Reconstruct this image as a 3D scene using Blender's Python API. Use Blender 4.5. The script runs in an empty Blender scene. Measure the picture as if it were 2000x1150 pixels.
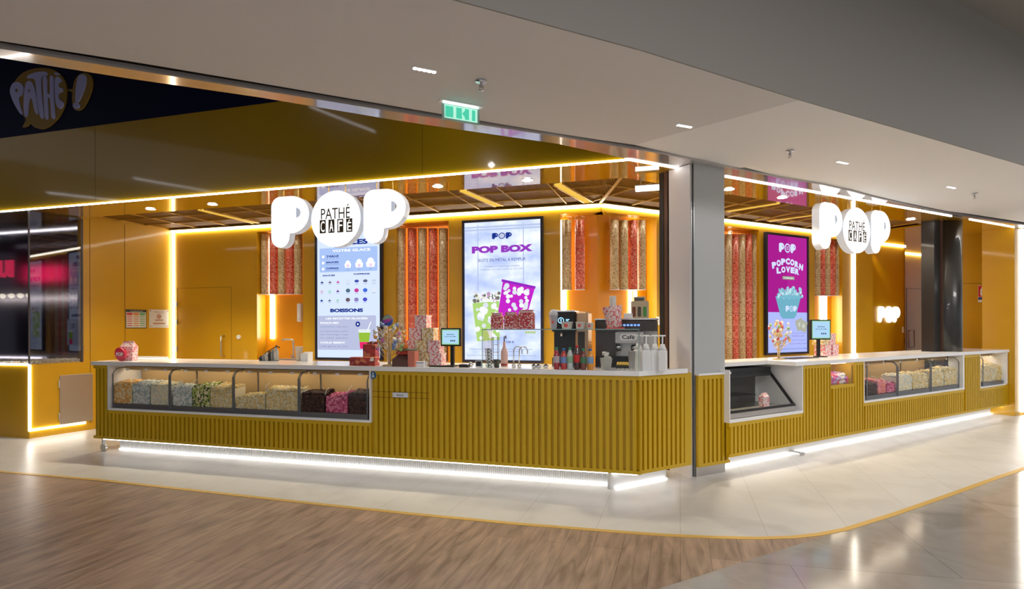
import bpy, bmesh, math, random
from mathutils import Vector, Matrix, noise
SC = bpy.context.scene
COL = SC.collection
random.seed(7)
R = math.radians

# ------------------------------------------------------------------ camera
FOC, Y0, ROLL, CAMZ = 1127.0, 638.4, 0.0031, 1.5      # focal length in pixels of a 2000x1150 frame
cd = bpy.data.cameras.new('camera'); cam = bpy.data.objects.new('camera', cd); COL.objects.link(cam)
cd.sensor_width = 36; cd.sensor_fit = 'HORIZONTAL'; cd.lens = FOC/2000*36
cd.shift_y = (Y0-575)/2000; cd.clip_start = 0.05; cd.clip_end = 200
cam.matrix_world = Matrix.Translation((0, 0, CAMZ)) @ Matrix.Rotation(R(90), 4, 'X') @ Matrix.Rotation(-ROLL, 4, 'Z')
SC.camera = cam

# ------------------------------------------------------------------ view + world
SC.view_settings.view_transform = 'Standard'; SC.view_settings.look = 'None'
SC.view_settings.gamma = 1; SC.view_settings.use_curve_mapping = False
SC.view_settings.exposure = 0.9
W = bpy.data.worlds.new('mall_air'); SC.world = W; W.use_nodes = True
W.node_tree.nodes['Background'].inputs[0].default_value = (0.90, 0.93, 1.0, 1)
W.node_tree.nodes['Background'].inputs[1].default_value = 0.30

def lamp(name, kind, loc, energy, color=(1, .98, .96), size=1, size_y=None, rot=(0, 0, 0), spot=None):
    l = bpy.data.lights.new(name, kind); l.energy = energy; l.color = color
    if kind == 'AREA':
        l.size = size
        if size_y: l.shape = 'RECTANGLE'; l.size_y = size_y
    if kind == 'SPOT': l.spot_size = R(spot); l.spot_blend = .6; l.shadow_soft_size = size
    o = bpy.data.objects.new(name, l); COL.objects.link(o); o.location = loc; o.rotation_euler = rot
    return o
# unseen area lights added overhead to brighten the mall side and counter fronts
lamp('mall_fill', 'AREA', (-3.5, 0.0, 4.3), 38, size=2.6, size_y=1.2)
lamp('mall_fill', 'AREA', (0.0, -3.5, 4.3), 105, size=4.0, size_y=1.5)
lamp('mall_fill', 'AREA', (3.5, 0.0, 4.3), 85, size=3.0, size_y=1.2)
lamp('mall_fill', 'AREA', (9.5, 4.0, 4.3), 150, size=2.5, size_y=1.2)

# ------------------------------------------------------------------ frames: plan axes of the shop
def ray(px, py):
    a, b = px-1000, py-Y0
    c, s = math.cos(ROLL), math.sin(ROLL)
    return Vector(((a*c-b*s)/FOC, 1, -(b*c+a*s)/FOC))
def onz(px, py, z):
    d = ray(px, py); t = (z-CAMZ)/d.z
    return Vector((d.x*t, d.y*t, z))
class Frame:
    def __init__(s, ox, oy, deg):
        s.o = Vector((ox, oy, 0)); s.a = R(deg); s.M = Matrix.Translation(s.o) @ Matrix.Rotation(s.a, 4, 'Z'); s.I = s.M.inverted()
    def W(s, x, y, z=0): return s.M @ Vector((x, y, z))
    def hit(s, px, py, off):
        o = s.I @ Vector((0, 0, CAMZ)); d = s.I.to_3x3() @ ray(px, py)
        t = (off-o.y)/d.y
        return o.x+t*d.x, o.z+t*d.z
    def sx(s, px, off, py=650): return s.hit(px, py, off)[0]
    def loc(s, v): return s.I @ v
L = Frame(1.135, 5.159, -16.23)      # long left counter, left fascia, back wall
C = Frame(1.135, 5.159, 31.9)        # right counter
Q = Frame(1.149, 5.606, 28.78)       # right-hand front line of the ceiling and right back wall
ZC = 3.12                            # soffit height
LF = 0.433                           # fascia plane, L frame
LB = 2.468                           # back wall, L frame
QB = 1.82                            # back wall, Q frame
QI = 0.56; LI = 1.10                 # inner edges of glossy soffit

# ------------------------------------------------------------------ materials
MATS = {}
def _new(name):
    m = bpy.data.materials.new(name); m.use_nodes = True; MATS[name] = m
    return m, m.node_tree, m.node_tree.nodes['Principled BSDF']
def pm(name, col, rough=.5, metal=0, coat=0, trans=0, ior=1.45, emit=None, es=0, alpha=1, spec=.5):
    if name in MATS: return MATS[name]
    m, t, b = _new(name)
    b.inputs['Base Color'].default_value = (*col, 1); b.inputs['Roughness'].default_value = rough
    b.inputs['Metallic'].default_value = metal; b.inputs['Coat Weight'].default_value = coat
    b.inputs['Transmission Weight'].default_value = trans; b.inputs['IOR'].default_value = ior
    b.inputs['Alpha'].default_value = alpha; b.inputs['Specular IOR Level'].default_value = spec
    if emit: b.inputs['Emission Color'].default_value = (*emit, 1); b.inputs['Emission Strength'].default_value = es
    return m
def em(name, col, s=1):
    if name in MATS: return MATS[name]
    m = bpy.data.materials.new(name); m.use_nodes = True; MATS[name] = m
    t = m.node_tree; t.nodes.remove(t.nodes['Principled BSDF'])
    e = t.nodes.new('ShaderNodeEmission'); e.inputs[0].default_value = (*col, 1); e.inputs[1].default_value = s
    t.links.new(e.outputs[0], t.nodes['Material Output'].inputs[0])
    return m
def srgb(r, g, b):
    f = lambda c: (c/255/12.92) if c <= 10 else ((c/255+.055)/1.055)**2.4
    return (f(r), f(g), f(b))
def scr(r, g, b, s=1.0): return em('screen_%d_%d_%d_%d' % (r, g, b, s*100), srgb(r, g, b), s*.56)
def node(t, typ, **kw):
    n = t.nodes.new(typ)
    for k, v in kw.items(): setattr(n, k, v)
    return n
def ramp(t, fac, stops, interp='LINEAR'):
    r = node(t, 'ShaderNodeValToRGB'); r.color_ramp.interpolation = interp
    e = r.color_ramp.elements
    while len(e) < len(stops): e.new(.5)
    for i, (p, c) in enumerate(stops): e[i].position = p; e[i].color = (*c, 1)
    t.links.new(fac, r.inputs[0]); return r.outputs[0]
def coords(t, scale=(1, 1, 1), rot=(0, 0, 0), which='Object'):
    tc = node(t, 'ShaderNodeTexCoord'); mp = node(t, 'ShaderNodeMapping')
    mp.inputs['Scale'].default_value = scale; mp.inputs['Rotation'].default_value = rot
    t.links.new(tc.outputs[which], mp.inputs[0]); return mp.outputs[0]
def voro_mat(name, stops, scale, rough=.5, coat=0, bump=0, feature='F1', out='Color', interp='CONSTANT', anis=(1, 1, 1), coatr=.05, emis=0):
    if name in MATS: return MATS[name]
    m, t, b = _new(name)
    v = node(t, 'ShaderNodeTexVoronoi'); v.feature = feature; v.inputs['Scale'].default_value = scale
    t.links.new(coords(t, anis), v.inputs[0])
    if out == 'Color':
        sp = node(t, 'ShaderNodeSeparateColor'); t.links.new(v.outputs['Color'], sp.inputs[0]); fac = sp.outputs[0]
    else: fac = v.outputs['Distance']
    c = ramp(t, fac, stops, interp); t.links.new(c, b.inputs['Base Color'])
    b.inputs['Roughness'].default_value = rough; b.inputs['Coat Weight'].default_value = coat; b.inputs['Coat Roughness'].default_value = coatr
    if bump:
        bn = node(t, 'ShaderNodeBump'); bn.inputs['Strength'].default_value = bump; bn.inputs['Distance'].default_value = .01
        t.links.new(v.outputs['Distance'], bn.inputs['Height']); t.links.new(bn.outputs[0], b.inputs['Normal'])
    return m
YEL = (0.66, 0.355, 0.006)
def lacquer(name, col, rough, coat, wob=.02):
    m, t, b = _new(name)
    n = node(t, 'ShaderNodeTexNoise'); n.inputs['Scale'].default_value = 1.3; n.inputs['Detail'].default_value = 2
    t.links.new(coords(t), n.inputs[0])
    mx = ramp(t, n.outputs[0], [(.3, tuple(c*(1-wob*2) for c in col)), (.7, tuple(min(1, c*(1+wob*2)) for c in col))])
    t.links.new(mx, b.inputs['Base Color']); b.inputs['Roughness'].default_value = rough; b.inputs['Coat Weight'].default_value = coat
    b.inputs['Coat Roughness'].default_value = .06
    bn = node(t, 'ShaderNodeBump'); bn.inputs['Strength'].default_value = .03; bn.inputs['Distance'].default_value = .02
    t.links.new(n.outputs[0], bn.inputs['Height']); t.links.new(bn.outputs[0], b.inputs['Coat Normal'])
    return m
M_wall = lacquer('yellow_lacquer', YEL, .38, .3)
M_soffit = lacquer('glossy_yellow_soffit', (0.60, 0.31, 0.006), .12, 1.0)
M_orange = lacquer('orange_niche', (0.85, 0.33, 0.004), .35, .4)
M_fascia = lacquer('fascia_mustard', (0.40, 0.24, 0.004), .3, .3)
M_counter = lacquer('counter_mustard', (0.62, 0.385, 0.004), .45, .1)
M_fascia.node_tree.nodes['Principled BSDF'].inputs['Specular IOR Level'].default_value = .25
_b = M_soffit.node_tree.nodes['Principled BSDF']; _b.inputs['Roughness'].default_value = .05; _b.inputs['Coat Roughness'].default_value = .01
for _n in M_soffit.node_tree.nodes:
    if _n.type == 'BUMP': _n.inputs['Strength'].default_value = .004
M_navy = pm('navy_panel', (.003, .004, .03), .5, spec=.12)
M_seam = pm('panel_seam', (.12, .06, .002), .6)
M_slab = pm('white_worktop', (.92, .92, .93), .22, coat=.3)
M_white = pm('white_paint', (.90, .90, .90), .45)
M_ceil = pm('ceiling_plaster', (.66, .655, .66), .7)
M_ceil2 = pm('ceiling_plaster_lit', (.80, .805, .82), .65)  # brighter shading of the right ceiling field put into a paler colour
M_beam = pm('bulkhead_plaster_shaded', (.29, .272, .25), .7)  # weaker light on the bulkhead face put into a darker colour
M_black = pm('black_gap', (.008, .008, .008), .6)
M_blackp = pm('black_plastic', (.012, .012, .014), .35)
M_darkcol = pm('black_column_cladding', (.018, .017, .017), .35, coat=.3)
M_brown = pm('brown_metal_edge', (.16, .09, .065), .35, .5)
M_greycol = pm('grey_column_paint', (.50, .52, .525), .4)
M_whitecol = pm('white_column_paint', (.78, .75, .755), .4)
M_steel = pm('steel', (.62, .62, .62), .25, 1)
M_brush = pm('brushed_steel', (.55, .52, .50), .38, 1)
M_polish = pm('polished_strip', (.55, .52, .51), .10, .5, coat=.5)
M_glass = pm('clear_glass', (1, 1, 1), .0, trans=1, ior=1.02)
M_gedge = pm('glass_edge', (.45, .65, .60), .15, alpha=.75)
M_dkframe = pm('dark_case_frame', (.05, .055, .06), .3, .4)
M_led = em('led_white', (1, .96, .90), 7)
M_ledi = em('led_warm', (1, .93, .80), 7.5)
M_ledb = em('led_under_counter', (1, .985, .96), 3.6)
M_spot = em('downlight_glow', (1, .95, .85), 22)
M_sign = em('sign_face', (1, 1, 1), .95)
M_signside = pm('sign_side', (.62, .66, .72), .5, emit=(.8, .88, 1), es=.10)
M_brass = pm('brass_trim', (.70, .46, .12), .4, .3)
def thin_glass(name, refl=.12, tint=(1, 1, 1)):
    m = bpy.data.materials.new(name); m.use_nodes = True; MATS[name] = m; t = m.node_tree
    t.nodes.remove(t.nodes['Principled BSDF'])
    tr = node(t, 'ShaderNodeBsdfTransparent'); tr.inputs[0].default_value = (*tint, 1)
    gl = node(t, 'ShaderNodeBsdfGlossy'); gl.inputs['Roughness'].default_value = .02
    lw = node(t, 'ShaderNodeLayerWeight'); lw.inputs[0].default_value = .5
    pw = node(t, 'ShaderNodeMath', operation='POWER'); pw.inputs[1].default_value = 5
    ad = node(t, 'ShaderNodeMath', operation='ADD'); ad.inputs[1].default_value = refl; ad.use_clamp = True
    mx = node(t, 'ShaderNodeMixShader'); t.links.new(lw.outputs['Facing'], pw.inputs[0]); t.links.new(pw.outputs[0], ad.inputs[0]); t.links.new(ad.outputs[0], mx.inputs[0])
    t.links.new(tr.outputs[0], mx.inputs[1]); t.links.new(gl.outputs[0], mx.inputs[2])
    t.links.new(mx.outputs[0], t.nodes['Material Output'].inputs[0]); return m
M_pane = thin_glass('display_glass', .025)
M_vit = thin_glass('vitrine_glass', .05, (.86, .86, .9))
M_tint = thin_glass('greenish_glass', .01, (.955, .985, .98))
M_clear = thin_glass('shelf_glass', .008, (.985, .995, .99))
# popcorn patterned cardboard: white popcorn shapes over a coloured ground
def popcorn_print(name, ground, white=(.82, .76, .68)):
    return voro_mat(name, [(0, white), (.42, white), (.55, ground), (1, ground)], 34, .5, feature='F1', out='Distance', interp='LINEAR')
M_pr_red = voro_mat('popcorn_print_red', [(0, (.84, .74, .68)), (.40, (.80, .62, .58)), (.50, (.60, .06, .08)), (1, (.50, .03, .05))], 60, .5, out='Distance', interp='LINEAR')
M_pr_pink = voro_mat('popcorn_print_pink', [(0, (.90, .82, .80)), (.52, (.88, .72, .70)), (.64, (.82, .20, .24)), (1, (.75, .10, .16))], 52, .5, out='Distance', interp='LINEAR')
M_pr_yel = voro_mat('popcorn_print_yellow', [(0, (.90, .85, .70)), (.52, (.86, .76, .54)), (.64, (.66, .38, .06)), (1, (.58, .30, .03))], 52, .5, out='Distance', interp='LINEAR')
M_k_beige = voro_mat('kernels_beige', [(0, (.46, .30, .11)), (.14, (.70, .53, .29)), (.5, (.80, .64, .38)), (.82, (.62, .43, .20))], 62, .4, coat=.5, bump=.35)
M_k_red = voro_mat('kernels_red', [(0, (.60, .05, .03)), (.16, (.92, .16, .10)), (.55, (.95, .34, .22)), (.82, (.78, .09, .06))], 62, .4, coat=.5, bump=.35)
# floors
def wood_floor():
    m, t, b = _new('wood_plank_vinyl')
    co = coords(t, (1, 1, 1), (0, 0, R(-73.8)))
    br = node(t, 'ShaderNodeTexBrick'); br.offset = .37; br.inputs['Scale'].default_value = 1
    br.inputs['Brick Width'].default_value = 1.5; br.inputs['Row Height'].default_value = .19; br.inputs['Mortar Size'].default_value = .0016
    br.inputs['Color1'].default_value = (.30, .205, .15, 1); br.inputs['Color2'].default_value = (.37, .26, .19, 1); br.inputs['Mortar'].default_value = (.13, .08, .05, 1)
    t.links.new(co, br.inputs[0])
    mp = node(t, 'ShaderNodeMapping'); mp.inputs['Scale'].default_value = (3.0, 20, 1); t.links.new(co, mp.inputs[0])
    n = node(t, 'ShaderNodeTexNoise'); n.inputs['Scale'].default_value = 1; n.inputs['Detail'].default_value = 7; n.inputs['Distortion'].default_value = .6
    t.links.new(mp.outputs[0], n.inputs[0])
    g = ramp(t, n.outputs[0], [(.3, (.62, .60, .58)), (.5, (1, 1, 1)), (.72, (1.35, 1.33, 1.3))])
    mx = node(t, 'ShaderNodeMix', data_type='RGBA', blend_type='MULTIPLY'); mx.inputs[0].default_value = 1
    t.links.new(br.outputs[0], mx.inputs[6]); t.links.new(g, mx.inputs[7]); t.links.new(mx.outputs[2], b.inputs['Base Color'])
    b.inputs['Roughness'].default_value = .30
    rr = node(t, 'ShaderNodeMapRange'); rr.inputs[3].default_value = .24; rr.inputs[4].default_value = .42
    t.links.new(n.outputs[0], rr.inputs[0]); t.links.new(rr.outputs[0], b.inputs['Roughness'])
    bn = node(t, 'ShaderNodeBump'); bn.inputs['Strength'].default_value = .06; bn.inputs['Distance'].default_value = .004
    t.links.new(n.outputs[0], bn.inputs['Height']); t.links.new(bn.outputs[0], b.inputs['Normal'])
    return m
def tile_floor(name, c1, c2, mortar, rough, w, h, rot, veins, vein_scale=2.0):
    m, t, b = _new(name)
    co = coords(t, (1, 1, 1), (0, 0, R(rot)))
    br = node(t, 'ShaderNodeTexBrick'); br.offset = .5; br.inputs['Scale'].default_value = 1
    br.inputs['Brick Width'].default_value = w; br.inputs['Row Height'].default_value = h; br.inputs['Mortar Size'].default_value = .0022
    br.inputs['Color1'].default_value = (*c1, 1); br.inputs['Color2'].default_value = (*c2, 1); br.inputs['Mortar'].default_value = (*mortar, 1)
    t.links.new(co, br.inputs[0])
    n = node(t, 'ShaderNodeTexNoise'); n.inputs['Scale'].default_value = vein_scale; n.inputs['Detail'].default_value = 8; n.inputs['Distortion'].default_value = 1.2
    t.links.new(co, n.inputs[0])
    g = ramp(t, n.outputs[0], veins)
    mx = node(t, 'ShaderNodeMix', data_type='RGBA', blend_type='MULTIPLY'); mx.inputs[0].default_value = 1
    t.links.new(br.outputs[0], mx.inputs[6]); t.links.new(g, mx.inputs[7]); t.links.new(mx.outputs[2], b.inputs['Base Color'])
    b.inputs['Roughness'].default_value = rough
    return m
M_wood = wood_floor()
M_tile = tile_floor('white_stone_tiles', (.595, .59, .575), (.62, .612, .595), (.42, .40, .37), .33, 1.2, .6, -73.8, [(.3, (.90, .89, .88)), (.5, (1, 1, 1)), (.75, (1.05, 1.05, 1.05))])
M_marble = tile_floor('grey_marble_tiles', (.36, .34, .315), (.42, .395, .365), (.20, .18, .16), .11, 1.9, 1.3, 12, [(.25, (.74, .72, .70)), (.45, (1, 1, 1)), (.55, (.92, .9, .88)), (.8, (1.15, 1.15, 1.15))], 1.6)
def grille_mat():
    m, t, b = _new('perforated_gold_ceiling')
    w = node(t, 'ShaderNodeTexWave'); w.wave_type = 'BANDS'; w.bands_direction = 'X'; w.inputs['Scale'].default_value = 14
    t.links.new(coords(t), w.inputs[0])
    c = ramp(t, w.outputs[1], [(.2, (.07, .028, .001)), (.75, (.30, .14, .006))])
    t.links.new(c, b.inputs['Base Color']); b.inputs['Roughness'].default_value = .6; b.inputs['Specular IOR Level'].default_value = .15
    bn = node(t, 'ShaderNodeBump'); bn.inputs['Strength'].default_value = .4; bn.inputs['Distance'].default_value = .01
    t.links.new(w.outputs[1], bn.inputs['Height']); t.links.new(bn.outputs[0], b.inputs['Normal'])
    return m
M_grille = grille_mat()
M_rib = pm('gold_ceiling_rib', (.62, .36, .06), .35, .3)
M_tube = em('yellow_tube_light', (1, .62, .09), 2.2)

# ------------------------------------------------------------------ mesh builder
class MB:
    def __init__(s): s.v = []; s.f = []; s.m = []; s.mats = []; s.sm = []
    def mi(s, mat):
        if mat is None: return 0
        if mat not in s.mats: s.mats.append(mat)
        return s.mats.index(mat)
    def add(s, vs, fs, mat=None, smooth=False, M=None):
        k = len(s.v); i = s.mi(mat)
        s.v += [tuple(M @ Vector(v)) if M else tuple(v) for v in vs]
        for f in fs: s.f.append(tuple(k+j for j in f)); s.m.append(i); s.sm.append(smooth)
        return s
    def box(s, x0, x1, y0, y1, z0, z1, mat=None, M=None):
        if x0 > x1: x0, x1 = x1, x0
        if y0 > y1: y0, y1 = y1, y0
        if z0 > z1: z0, z1 = z1, z0
        vs = [(x, y, z) for z in (z0, z1) for y in (y0, y1) for x in (x0, x1)]
        return s.add(vs, [(0, 2, 3, 1), (4, 5, 7, 6), (0, 1, 5, 4), (2, 6, 7, 3), (0, 4, 6, 2), (1, 3, 7, 5)], mat, M=M)
    def bbox(s, x0, x1, y0, y1, z0, z1, r=.005, mat=None, M=None):
        # box with chamfered vertical and top edges
        p = [(x0+r, y0), (x1-r, y0), (x1, y0+r), (x1, y1-r), (x1-r, y1), (x0+r, y1), (x0, y1-r), (x0, y0+r)]
        q = [(x0+2*r, y0+r), (x1-2*r, y0+r), (x1-r, y0+2*r), (x1-r, y1-2*r), (x1-2*r, y1-r), (x0+2*r, y1-r), (x0+r, y1-2*r), (x0+r, y0+2*r)]
        vs = [(*a, z0) for a in p]+[(*a, z1-r) for a in p]+[(*a, z1) for a in q]
        fs = [tuple(range(7, -1, -1)), tuple(range(16, 24))]
        for k in (0, 8):
            for i in range(8): j = (i+1) % 8; fs.append((k+i, k+j, k+8+j, k+8+i))
        return s.add(vs, fs, mat, M=M)
    def prism(s, poly, z0, z1, mat=None, M=None):
        n = len(poly)
        ar = sum(poly[i][0]*poly[(i+1) % n][1]-poly[(i+1) % n][0]*poly[i][1] for i in range(n))
        if ar < 0: poly = poly[::-1]
        vs = [(p[0], p[1], z0) for p in poly]+[(p[0], p[1], z1) for p in poly]
        fs = [tuple(range(n-1, -1, -1)), tuple(range(n, 2*n))]+[(i, (i+1) % n, n+(i+1) % n, n+i) for i in range(n)]
        return s.add(vs, fs, mat, M=M)
    def cyl(s, p0, p1, r0, r1=None, n=12, mat=None, cap=True, M=None):
        r1 = r0 if r1 is None else r1
        p0 = Vector(p0); p1 = Vector(p1); d = (p1-p0).normalized()
        u = d.orthogonal().normalized(); w = d.cross(u)
        vs = []
        for p, r in ((p0, r0), (p1, r1)):
            for i in range(n):
                a = 2*math.pi*i/n; vs.append(p+u*math.cos(a)*r+w*math.sin(a)*r)
        fs = [(i, (i+1) % n, n+(i+1) % n, n+i) for i in range(n)]
        s.add(vs, fs, mat, True, M)
        if cap:
            s.add(vs, [tuple(range(n-1, -1, -1)), tuple(range(n, 2*n))], mat, False, M)
        return s
    def tube(s, pts, r, n=8, mat=None, M=None):
        pts = [Vector(p) for p in pts]; vs = []; u = None
        for i, p in enumerate(pts):
            d = (pts[min(i+1, len(pts)-1)]-pts[max(i-1, 0)]).normalized()
            if u is None: u = d.orthogonal().normalized()
            u = (u-d*u.dot(d)).normalized(); w = d.cross(u)
            rr = r[i] if isinstance(r, (list, tuple)) else r
            vs += [p+u*math.cos(2*math.pi*k/n)*rr+w*math.sin(2*math.pi*k/n)*rr for k in range(n)]
        fs = [(i*n+k, i*n+(k+1) % n, (i+1)*n+(k+1) % n, (i+1)*n+k) for i in range(len(pts)-1) for k in range(n)]
        fs += [tuple(range(n-1, -1, -1)), tuple((len(pts)-1)*n+k for k in range(n))]
        return s.add(vs, fs, mat, True, M)
    def lathe(s, prof, n=20, mat=None, c=(0, 0, 0), M=None, smooth=True):
        vs = []; fs = []
        for r, z in prof:
            vs += [(c[0]+r*math.cos(2*math.pi*k/n), c[1]+r*math.sin(2*math.pi*k/n), c[2]+z) for k in range(n)]
        for i in range(len(prof)-1):
            fs += [(i*n+k, i*n+(k+1) % n, (i+1)*n+(k+1) % n, (i+1)*n+k) for k in range(n)]
        fs += [tuple(range(n-1, -1, -1)), tuple((len(prof)-1)*n+k for k in range(n))]
        return s.add(vs, fs, mat, smooth, M)
    def ico(s, c, r, mat=None, sq=None, rnd=None):
        t = (1+5**.5)/2
        V = [(-1, t, 0), (1, t, 0), (-1, -t, 0), (1, -t, 0), (0, -1, t), (0, 1, t), (0, -1, -t), (0, 1, -t), (t, 0, -1), (t, 0, 1), (-t, 0, -1), (-t, 0, 1)]
        Fc = [(0, 11, 5), (0, 5, 1), (0, 1, 7), (0, 7, 10), (0, 10, 11), (1, 5, 9), (5, 11, 4), (11, 10, 2), (10, 7, 6), (7, 1, 8), (3, 9, 4), (3, 4, 2), (3, 2, 6), (3, 6, 8), (3, 8, 9), (4, 9, 5), (2, 4, 11), (6, 2, 10), (8, 6, 7), (9, 8, 1)]
        k = r/1.9; rr = rnd or random
        q = Matrix.Rotation(rr.uniform(0, 6.28), 3, Vector((rr.uniform(-1, 1), rr.uniform(-1, 1), rr.uniform(-1, 1)+.01)).normalized())
        vs = []
        for v in V:
            w = q @ Vector(v)*k*rr.uniform(.72, 1.25)
            if sq: w = Vector((w.x*sq[0], w.y*sq[1], w.z*sq[2]))
            vs.append(Vector(c)+w)
        return s.add(vs, Fc, mat, True)
    def mesh(s, me, mat, M=None):     # append another mesh's faces
        s.add([v.co.copy() for v in me.vertices], [tuple(p.vertices) for p in me.polygons], mat, False, M)
        return s
    def build(s, name, mat=None, parent=None, world=None):
        me = bpy.data.meshes.new(name); me.from_pydata(s.v, [], s.f); 
        mats = list(s.mats)
        if mat is not None and not mats: mats = [mat]
        for m in mats: me.materials.append(m)
        for p, i, q in zip(me.polygons, s.m, s.sm): p.material_index = i; p.use_smooth = q
        me.update()
        o = bpy.data.objects.new(name, me); COL.objects.link(o)
        if parent is not None: o.parent = parent
        if world is not None: o.matrix_world = world
        return o
def thing(name, label, cat, fr=None, s=0, off=0, z=0, rz=0, group=None):
    o = bpy.data.objects.new(name, None); COL.objects.link(o); o.empty_display_size = .1
    if fr is not None:
        o.location = fr.W(s, off, z); o.rotation_euler = (0, 0, fr.a+rz)
    else:
        o.location = (s, off, z); o.rotation_euler = (0, 0, rz)
    o['label'] = label; o['category'] = cat
    if group: o['group'] = group
    return o
def tag(o, label, cat, group=None):
    o['label'] = label; o['category'] = cat
    if group: o['group'] = group
    return o
def struct(name, mb, mat=None, world=None):
    o = mb.build(name, mat, None, world); o['kind'] = 'structure'; return o
def frM(fr): return fr.M.copy()

# 2D outlines and text to mesh
def curve_me(loops, depth=.002, name='c'):
    cu = bpy.data.curves.new(name, 'CURVE'); cu.dimensions = '2D'; cu.fill_mode = 'BOTH'; cu.extrude = depth/2
    for lp in loops:
        sp = cu.splines.new('POLY'); sp.points.add(len(lp)-1)
        for p, q in zip(sp.points, lp): p.co = (q[0], q[1], 0, 1)
        sp.use_cyclic_u = True
    return _eval(cu)
def _eval(cu):
    o = bpy.data.objects.new('tmp', cu); COL.objects.link(o)
    dg = bpy.context.evaluated_depsgraph_get(); dg.update()
    me = bpy.data.meshes.new_from_object(o.evaluated_get(dg)); bpy.data.objects.remove(o)
    return me
_TX = {}
def text_me(txt, w, h, depth=.0008, bold=0.0, space=1.0):
    """text mesh scaled to width w and height h, centred on the origin"""
    cu = bpy.data.curves.new('t', 'FONT'); cu.body = txt; cu.size = 1; cu.extrude = .01; cu.offset = bold; cu.space_character = space
    cu.resolution_u = 3
    me = _eval(cu)
    xs = [v.co.x for v in me.vertices]; ys = [v.co.y for v in me.vertices]
    if not xs: return me
    cx, cy = (min(xs)+max(xs))/2, (min(ys)+max(ys))/2
    kx = w/max(1e-6, max(xs)-min(xs)); ky = h/max(1e-6, max(ys)-min(ys))
    for v in me.vertices: v.co = ((v.co.x-cx)*kx, (v.co.y-cy)*ky, v.co.z/.02*depth)
    return me
UP = Matrix(((1, 0, 0, 0), (0, 0, -1, 0), (0, 1, 0, 0), (0, 0, 0, 1)))   # XY drawing -> upright, facing -Y
def arc(cx, cy, rx, ry, a0, a1, n=14):
    return [(cx+rx*math.cos(R(a0+(a1-a0)*i/n)), cy+ry*math.sin(R(a0+(a1-a0)*i/n))) for i in range(n+1)]
def letter_P(x, y, w, h, hole=True):
    """fat rounded P with lower left corner at x,y"""
    o = arc(.24, .21, .24, .21, 180, 360, 12)+[(.49, .27)]
    o += arc(.52, .635, .48, .365, -90, 90, 20)+arc(.24, .80, .24, .20, 90, 180, 8)
    lo = [[(x+a*w, y+b*h) for a, b in o]]
    if hole: lo.append([(x+a*w, y+b*h) for a, b in arc(.66, .665, .13, .10, -90, 90, 10)])
    return lo
class Canvas:
    """flat artwork, layered, drawn in metres with origin at centre of a screen or poster"""
    def __init__(s): s.mb = MB(); s.k = 0
    def lay(s): s.k += 1; return Matrix.Translation((0, -.0006*s.k, 0)) @ UP
    def me(s, me, mat, x=0, y=0, rot=0):
        s.mb.mesh(me, mat, s.lay() @ Matrix.Translation((x, y, 0)) @ Matrix.Rotation(R(rot), 4, 'Z'))
    def poly(s, pts, mat): s.mb.add([(a, b, 0) for a, b in pts], [tuple(range(len(pts)))], mat, M=s.lay())
    def rect(s, x0, y0, x1, y1, mat): s.poly([(x0, y0), (x1, y0), (x1, y1), (x0, y1)], mat)
    def rrect(s, x0, y0, x1, y1, r, mat):
        s.poly(arc(x1-r, y0+r, r, r, -90, 0, 4)+arc(x1-r, y1-r, r, r, 0, 90, 4)+arc(x0+r, y1-r, r, r, 90, 180, 4)+arc(x0+r, y0+r, r, r, 180, 270, 4), mat)
    def disc(s, x, y, r, mat, ry=None, n=18): s.poly(arc(x, y, r, ry or r, 0, 360-360/n, n-1), mat)
    def text(s, t, x, y, w, h, mat, bold=0, rot=0): s.me(text_me(t, w, h, .0002, bold), mat, x, y, rot)
    def pop(s, x, y, w, h, mat, hole_mat):
        """small POP logo"""
        for dx in (-.5, .19): s.me(curve_me(letter_P(0, 0, w*.31, h), .0002), mat, x+dx*w, y-h/2)
        s.disc(x, y, w*.17, mat, h*.5); s.disc(x, y, w*.125, hole_mat, h*.36)
        for k in (-1, 0, 1): s.rect(x-w*.08, y+k*h*.14-h*.025, x+w*.08, y+k*h*.14+h*.025, mat)

# ================================================================== SETTING
def isect(f1, o1, f2, o2):
    p, q = f1.W(0, o1), f2.W(0, o2); d = f1.W(1, o1)-p; e = f2.W(1, o2)-q
    den = d.x*e.y-d.y*e.x; t = ((q.x-p.x)*e.y-(q.y-p.y)*e.x)/den
    return p+d*t
xy = lambda v: (v.x, v.y)
# floor: three finishes meeting at a brass trim
TR = [(0, 921), (200, 938), (400, 960), (600, 982), (800, 1003), (1000, 1022), (1200, 1038), (1300, 1045), (1400, 1049.5), (1480, 1051), (1550, 1049), (1600, 1043.5), (1650, 1034), (1750, 1003), (1850, 968), (1950, 932), (2000, 915)]
T = [Vector(xy(onz(x, y, 0))) for x, y in TR]
T = [T[0]+(T[0]-T[1]).normalized()*14]+T+[T[-1]+(T[-1]-T[-2]).normalized()*16]
iw = 13                                                  # where the wood meets the trim
A1 = Vector(xy(onz(1285, 1150, 0))); wd = (A1-T[iw]).normalized(); A2 = A1+wd*9
struct('floor', MB().prism([xy(p) for p in T]+[(30, 32), (-26, 32)], -.1, 0), M_tile)
struct('floor', MB().prism([xy(p) for p in T[:iw+1]]+[xy(A2), (A2.x, -9), (-26, -9)], -.1, 0), M_wood)
struct('floor', MB().prism([xy(p) for p in T[iw:]]+[(32, -9), (A2.x, -9), xy(A2)], -.1, 0), M_marble)
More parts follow.
